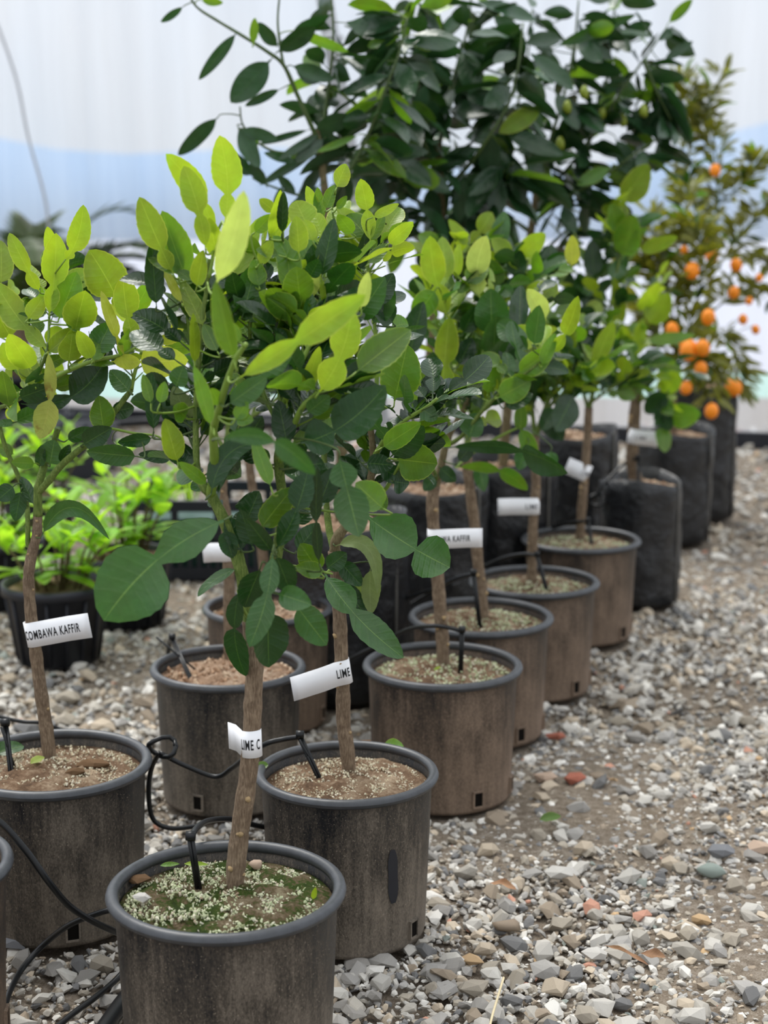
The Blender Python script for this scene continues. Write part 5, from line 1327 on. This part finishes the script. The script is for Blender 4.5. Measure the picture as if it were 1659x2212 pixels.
# palm by the wall
pc = Vector((at(40, 700, 7.65).x, 7.65, 0)); rt = root('potted_palm', pc, 'dark blurred palm with arching fronds behind the leaves at the left', 'palm')
v, f = lathe([(0, .003), (.12, .003), (.15, .26), (.165, .26), (.165, .29), (.15, .29), (.145, .25)], 32); part('pot', [Vector(p) + pc for p in v], f, M_potblack, rt, pc)
soil_disc('soil', pc, .26, .15, M_soil_brown, rt)
v, f = tube_geo([pc + Vector((0, 0, .24)), pc + Vector((0, 0, .4)), pc + Vector((.01, 0, .55))], [.06, .055, .035], 10); part('trunk', v, f, M_bark, rt, pc + Vector((0, 0, .24)))
fronds = [(0.05, .75, .30), (-.05, .6, .26), (.2, .6, .26), (-.25, .62, .24), (0.0, .85, .36), (.35, .75, .30), (-.3, .8, .36), (3.14, .6, .4), (2.7, .5, .3), (-2.6, .6, .35), (1.3, .3, .45), (-1.2, .6, .4), (.12, .7, .52), (-.12, .78, .2), (.7, .5, .35), (-.8, .6, .25)]
for (az, ln, ht) in fronds:
    p0 = pc + Vector((0, 0, .53)); dx = Vector((math.cos(az), math.sin(az), 0))
    cl_ = [p0 + dx * (ln * t) + Vector((0, 0, ht * math.sin(math.pi * min(1, t * .72)) )) for t in np.linspace(0, 1, 12)]
    v, f = tube_geo(cl_, [.006 - .004 * i / 11 for i in range(12)], 5); fo = part('frond', v, f, LM['F'] if False else M_twigd, rt, p0)
    V_, F_, U_ = [], [], []
    sdv = dx.cross(Vector((0, 0, 1)))
    for i in range(2, 34):
        t = i / 33; k = min(10, int(t * 11)); pp_ = cl_[k].lerp(cl_[k + 1], t * 11 - k); tan = (cl_[k + 1] - cl_[k]).normalized()
        for s in (-1, 1):
            L = .20 * math.sin(math.pi * (.12 + .86 * t)) ** .6
            tp = pp_ + (sdv * s * .8 + tan * .6 + Vector((0, 0, .12))).normalized() * L
            n0 = len(V_); wv = tan * .013
            V_ += [pp_ - wv, pp_ + wv, pp_.lerp(tp, .55) + wv * .9, pp_.lerp(tp, .55) - wv * .9, tp]; F_ += [(n0, n0 + 1, n0 + 2, n0 + 3), (n0 + 3, n0 + 2, n0 + 4)]
            U_ += [(.2, 0), (.8, 0), (.8, .6), (.2, .6), (.5, 1)]
    lf = part('leaflets', V_, F_, LM['F'], fo, p0, uvs=U_); lf['kind'] = 'stuff'

# ------------------------------------------------------------------ litter on the gravel and on the soil
def litter(name, label, cat, kind, base, tip, w, up=(0, 0, 1), curl=.08, fold=.3, shape='oval', wavy=.1, grp=None):
    v, f, uv = leaf_geo(base, None, tip, w, 0, Vector(up), fold, wavy, curl, shape, nl=10, crenate=.01)
    o = part(name, v, f, LM[kind], origin=base, uvs=uv); tag(o, label, cat, grp); return o
litter('fallen_leaf', 'single fresh green leaf lying on the gravel', 'leaf', 'M', G(1166, 1770, .022), G(1212, 1763, .026), .018, (0, -.6, .8), .1)
litter('fallen_leaf', 'crumpled reddish-brown dry leaf on the gravel near the second pot', 'leaf', 'R', G(1058, 1908, .024), G(1116, 1922, .024), .02, (0, -.5, .9), .25, .6, 'lemon', .5)
litter('fallen_leaf', 'tan curled dry leaf on the gravel right of the shrivelled one', 'leaf', 'R', G(1385, 2060, .022), G(1438, 2068, .024), .022, (0, -.6, .8), .2, .5, 'lemon', .4)
litter('fallen_leaf', 'long shrivelled tan leaf on the gravel at the lower right', 'leaf', 'R', G(1305, 2042, .022), G(1402, 2086, .024), .013, (0, -.4, .9), .12, .8, 'narrow', .6)
litter('fallen_leaf', 'rounded green leaf lying on the second pot soil by its rim', 'leaf', 'M', on_z(828, 1612, SOILZ + .012), on_z(872, 1612, SOILZ + .012), .022, (0, -.5, .8), .15)
litter('fallen_leaf', 'green leaf leaning on the left rim of the second pot', 'leaf', 'M', on_z(553, 1660, SOILZ + .010), on_z(580, 1652, SOILZ + .016), .015, (0, -.7, .7), .15)
litter('fallen_leaf', 'pale green leaf on the soil at the left border', 'leaf', 'T', on_z(-12, 1628, SOILZ + .014), on_z(52, 1612, SOILZ + .014), .03, (0, -.6, .8), .1)
litter('fallen_leaf', 'yellow-green leaf on the soil beside the COMBAWA trunk', 'leaf', 'U', on_z(66, 1650, SOILZ + .012), on_z(96, 1635, SOILZ + .014), .014, (0, -.6, .8), .1)
litter('fallen_leaf', 'narrow green leaf beside the stake in the nearest pot', 'leaf', 'M', on_z(346, 1870, SOILZ + .012), on_z(388, 1866, SOILZ + .012), .007, (0, -.6, .8), .05)
litter('fallen_leaf', 'small yellow-green leaf behind the stake in the nearest pot', 'leaf', 'Y', on_z(398, 1866, SOILZ + .013), on_z(450, 1868, SOILZ + .013), .007, (0, -.6, .8), .05)
litter('weed_sprout', 'tiny green sprout at the right side of the nearest pot', 'sprout', 'Y', on_z(676, 1942, SOILZ + .004), at(682, 1916, A.Y - .06), .007, (0, -1, .2), .05)
litter('fallen_leaf', 'yellow leaf on the soil in the third front-row pot', 'leaf', 'Y', on_z(938, 1448, SOILZ + .013), on_z(952, 1440, SOILZ + .016), .006, (0, -.6, .8), .1)
v, f = tube_geo(catmull([tuple(G(1088, 2112, .03)), tuple(G(1075, 2155, .026)), tuple(G(1062, 2200, .022)), tuple(G(1056, 2230, .02))], 4), .0018, 6)
o = part('straw', v, f, M_wood, origin=v[0]); tag(o, 'pale straw stalk lying on the gravel at the bottom edge', 'straw')
def pebble(label, px, py, s, mat, seed, name='rock', cat='rock', sm=False, n=14, flat=.7, rz=0):
    V, F_ = rock(seed, n, flat); p = G(px, py, s * .35)
    me = np_mesh(name, V, F_, mat, smooth=sm); o = bpy.data.objects.new(name, me); COL.objects.link(o); o.location = p; o.scale = (s * 1.3, s, s * .8); o.rotation_euler = (0, 0, rz); tag(o, label, cat)
M_brick = plain('brick_red', (.42, .15, .10), .85, .2, .35, 90, .6, 120); M_pink = plain('pinkish_stone', (.44, .33, .25), .8, .2, .2, 90, .4, 150); M_brown = plain('brown_pebble', (.22, .17, .12), .6, .3, .2, 60, .2, 120)
M_pale = plain('pale_stone', (.52, .50, .46), .8, .25, .2, 60, .5, 120); M_slate = plain('slate_grey_stone', (.17, .175, .185), .7, .3, .25, 60, .4, 120); M_greenst = plain('greenish_stone', (.22, .26, .23), .7, .3, .2, 60, .3, 120)
pebble('orange-red brick fragment on the gravel right of the third pot', 1243, 1680, .022, M_brick, 61, 'brick_fragment', 'brick', rz=.2)
pebble('rounded brown pebble touching the brick fragment', 1294, 1678, .016, M_brown, 62, sm=True, n=40)
pebble('pinkish beige stone left of the brick fragment', 1180, 1678, .020, M_pink, 63)
pebble('small reddish stone by the fourth pot', 1200, 1590, .017, M_brick, 64)
pebble('pale angular stone on the gravel beside the largest slate stone', 1210, 1886, .024, M_pale, 65)
pebble('flat dark slate-grey stone at the right of the gravel', 1556, 1838, .026, M_slate, 66)
pebble('rounded greenish-grey stone on the gravel at the right', 1540, 1880, .020, M_greenst, 67, sm=True, n=30)
pebble('smooth brown stone near the second pot foot', 1095, 2000, .018, M_brown, 68, sm=True, n=30)
pebble('light grey angular stone beside the shrivelled tan leaf', 1285, 2060, .018, M_pale, 69)
pebble('orange-brown stone at the right border', 1640, 1830, .020, M_pink, 70)
pebble('large grey stone against the COMBAWA pot foot', 35, 2035, .023, M_slate, 71)
def on_soil(label, px, py, sc, mat, seed, name='rock', cat='rock', sm=False, n=14, dz=.006):
    V, F_ = rock(seed, n, .8); o = bpy.data.objects.new(name, np_mesh(name, V, F_, mat, smooth=sm)); COL.objects.link(o)
    o.location = on_z(px, py, SOILZ + dz); o.scale = sc; tag(o, label, cat)
M_clod = plain('soil_clod', (.20, .12, .065), .95, .1, .4, 120, .8, 200)
on_soil('white pebble on the soil of the nearest pot', 308, 1938, (.014, .009, .008), M_pale, 72)
on_soil('round tan stone on the soil behind the nearest trunk', 553, 1868, (.010, .009, .009), M_pink, 73, sm=True, n=30)
on_soil('brown soil clod by the trunk in the second pot', 786, 1608, (.017, .012, .010), M_clod, 74, 'soil_clod', 'clod', n=18, dz=.008)
on_soil('crumbly dark soil clod on the COMBAWA pot soil', 205, 1650, (.030, .018, .010), M_clod, 75, 'soil_clod', 'clod', n=18, dz=.004)
on_soil('smaller soil clod nearer the rim of the COMBAWA pot', 160, 1668, (.018, .014, .009), M_clod, 76, 'soil_clod', 'clod', n=18, dz=.004)
on_soil('flat brown soil clod at the left inside the nearest pot', 300, 1898, (.020, .013, .007), M_clod, 77, 'soil_clod', 'clod', n=18, dz=.003)
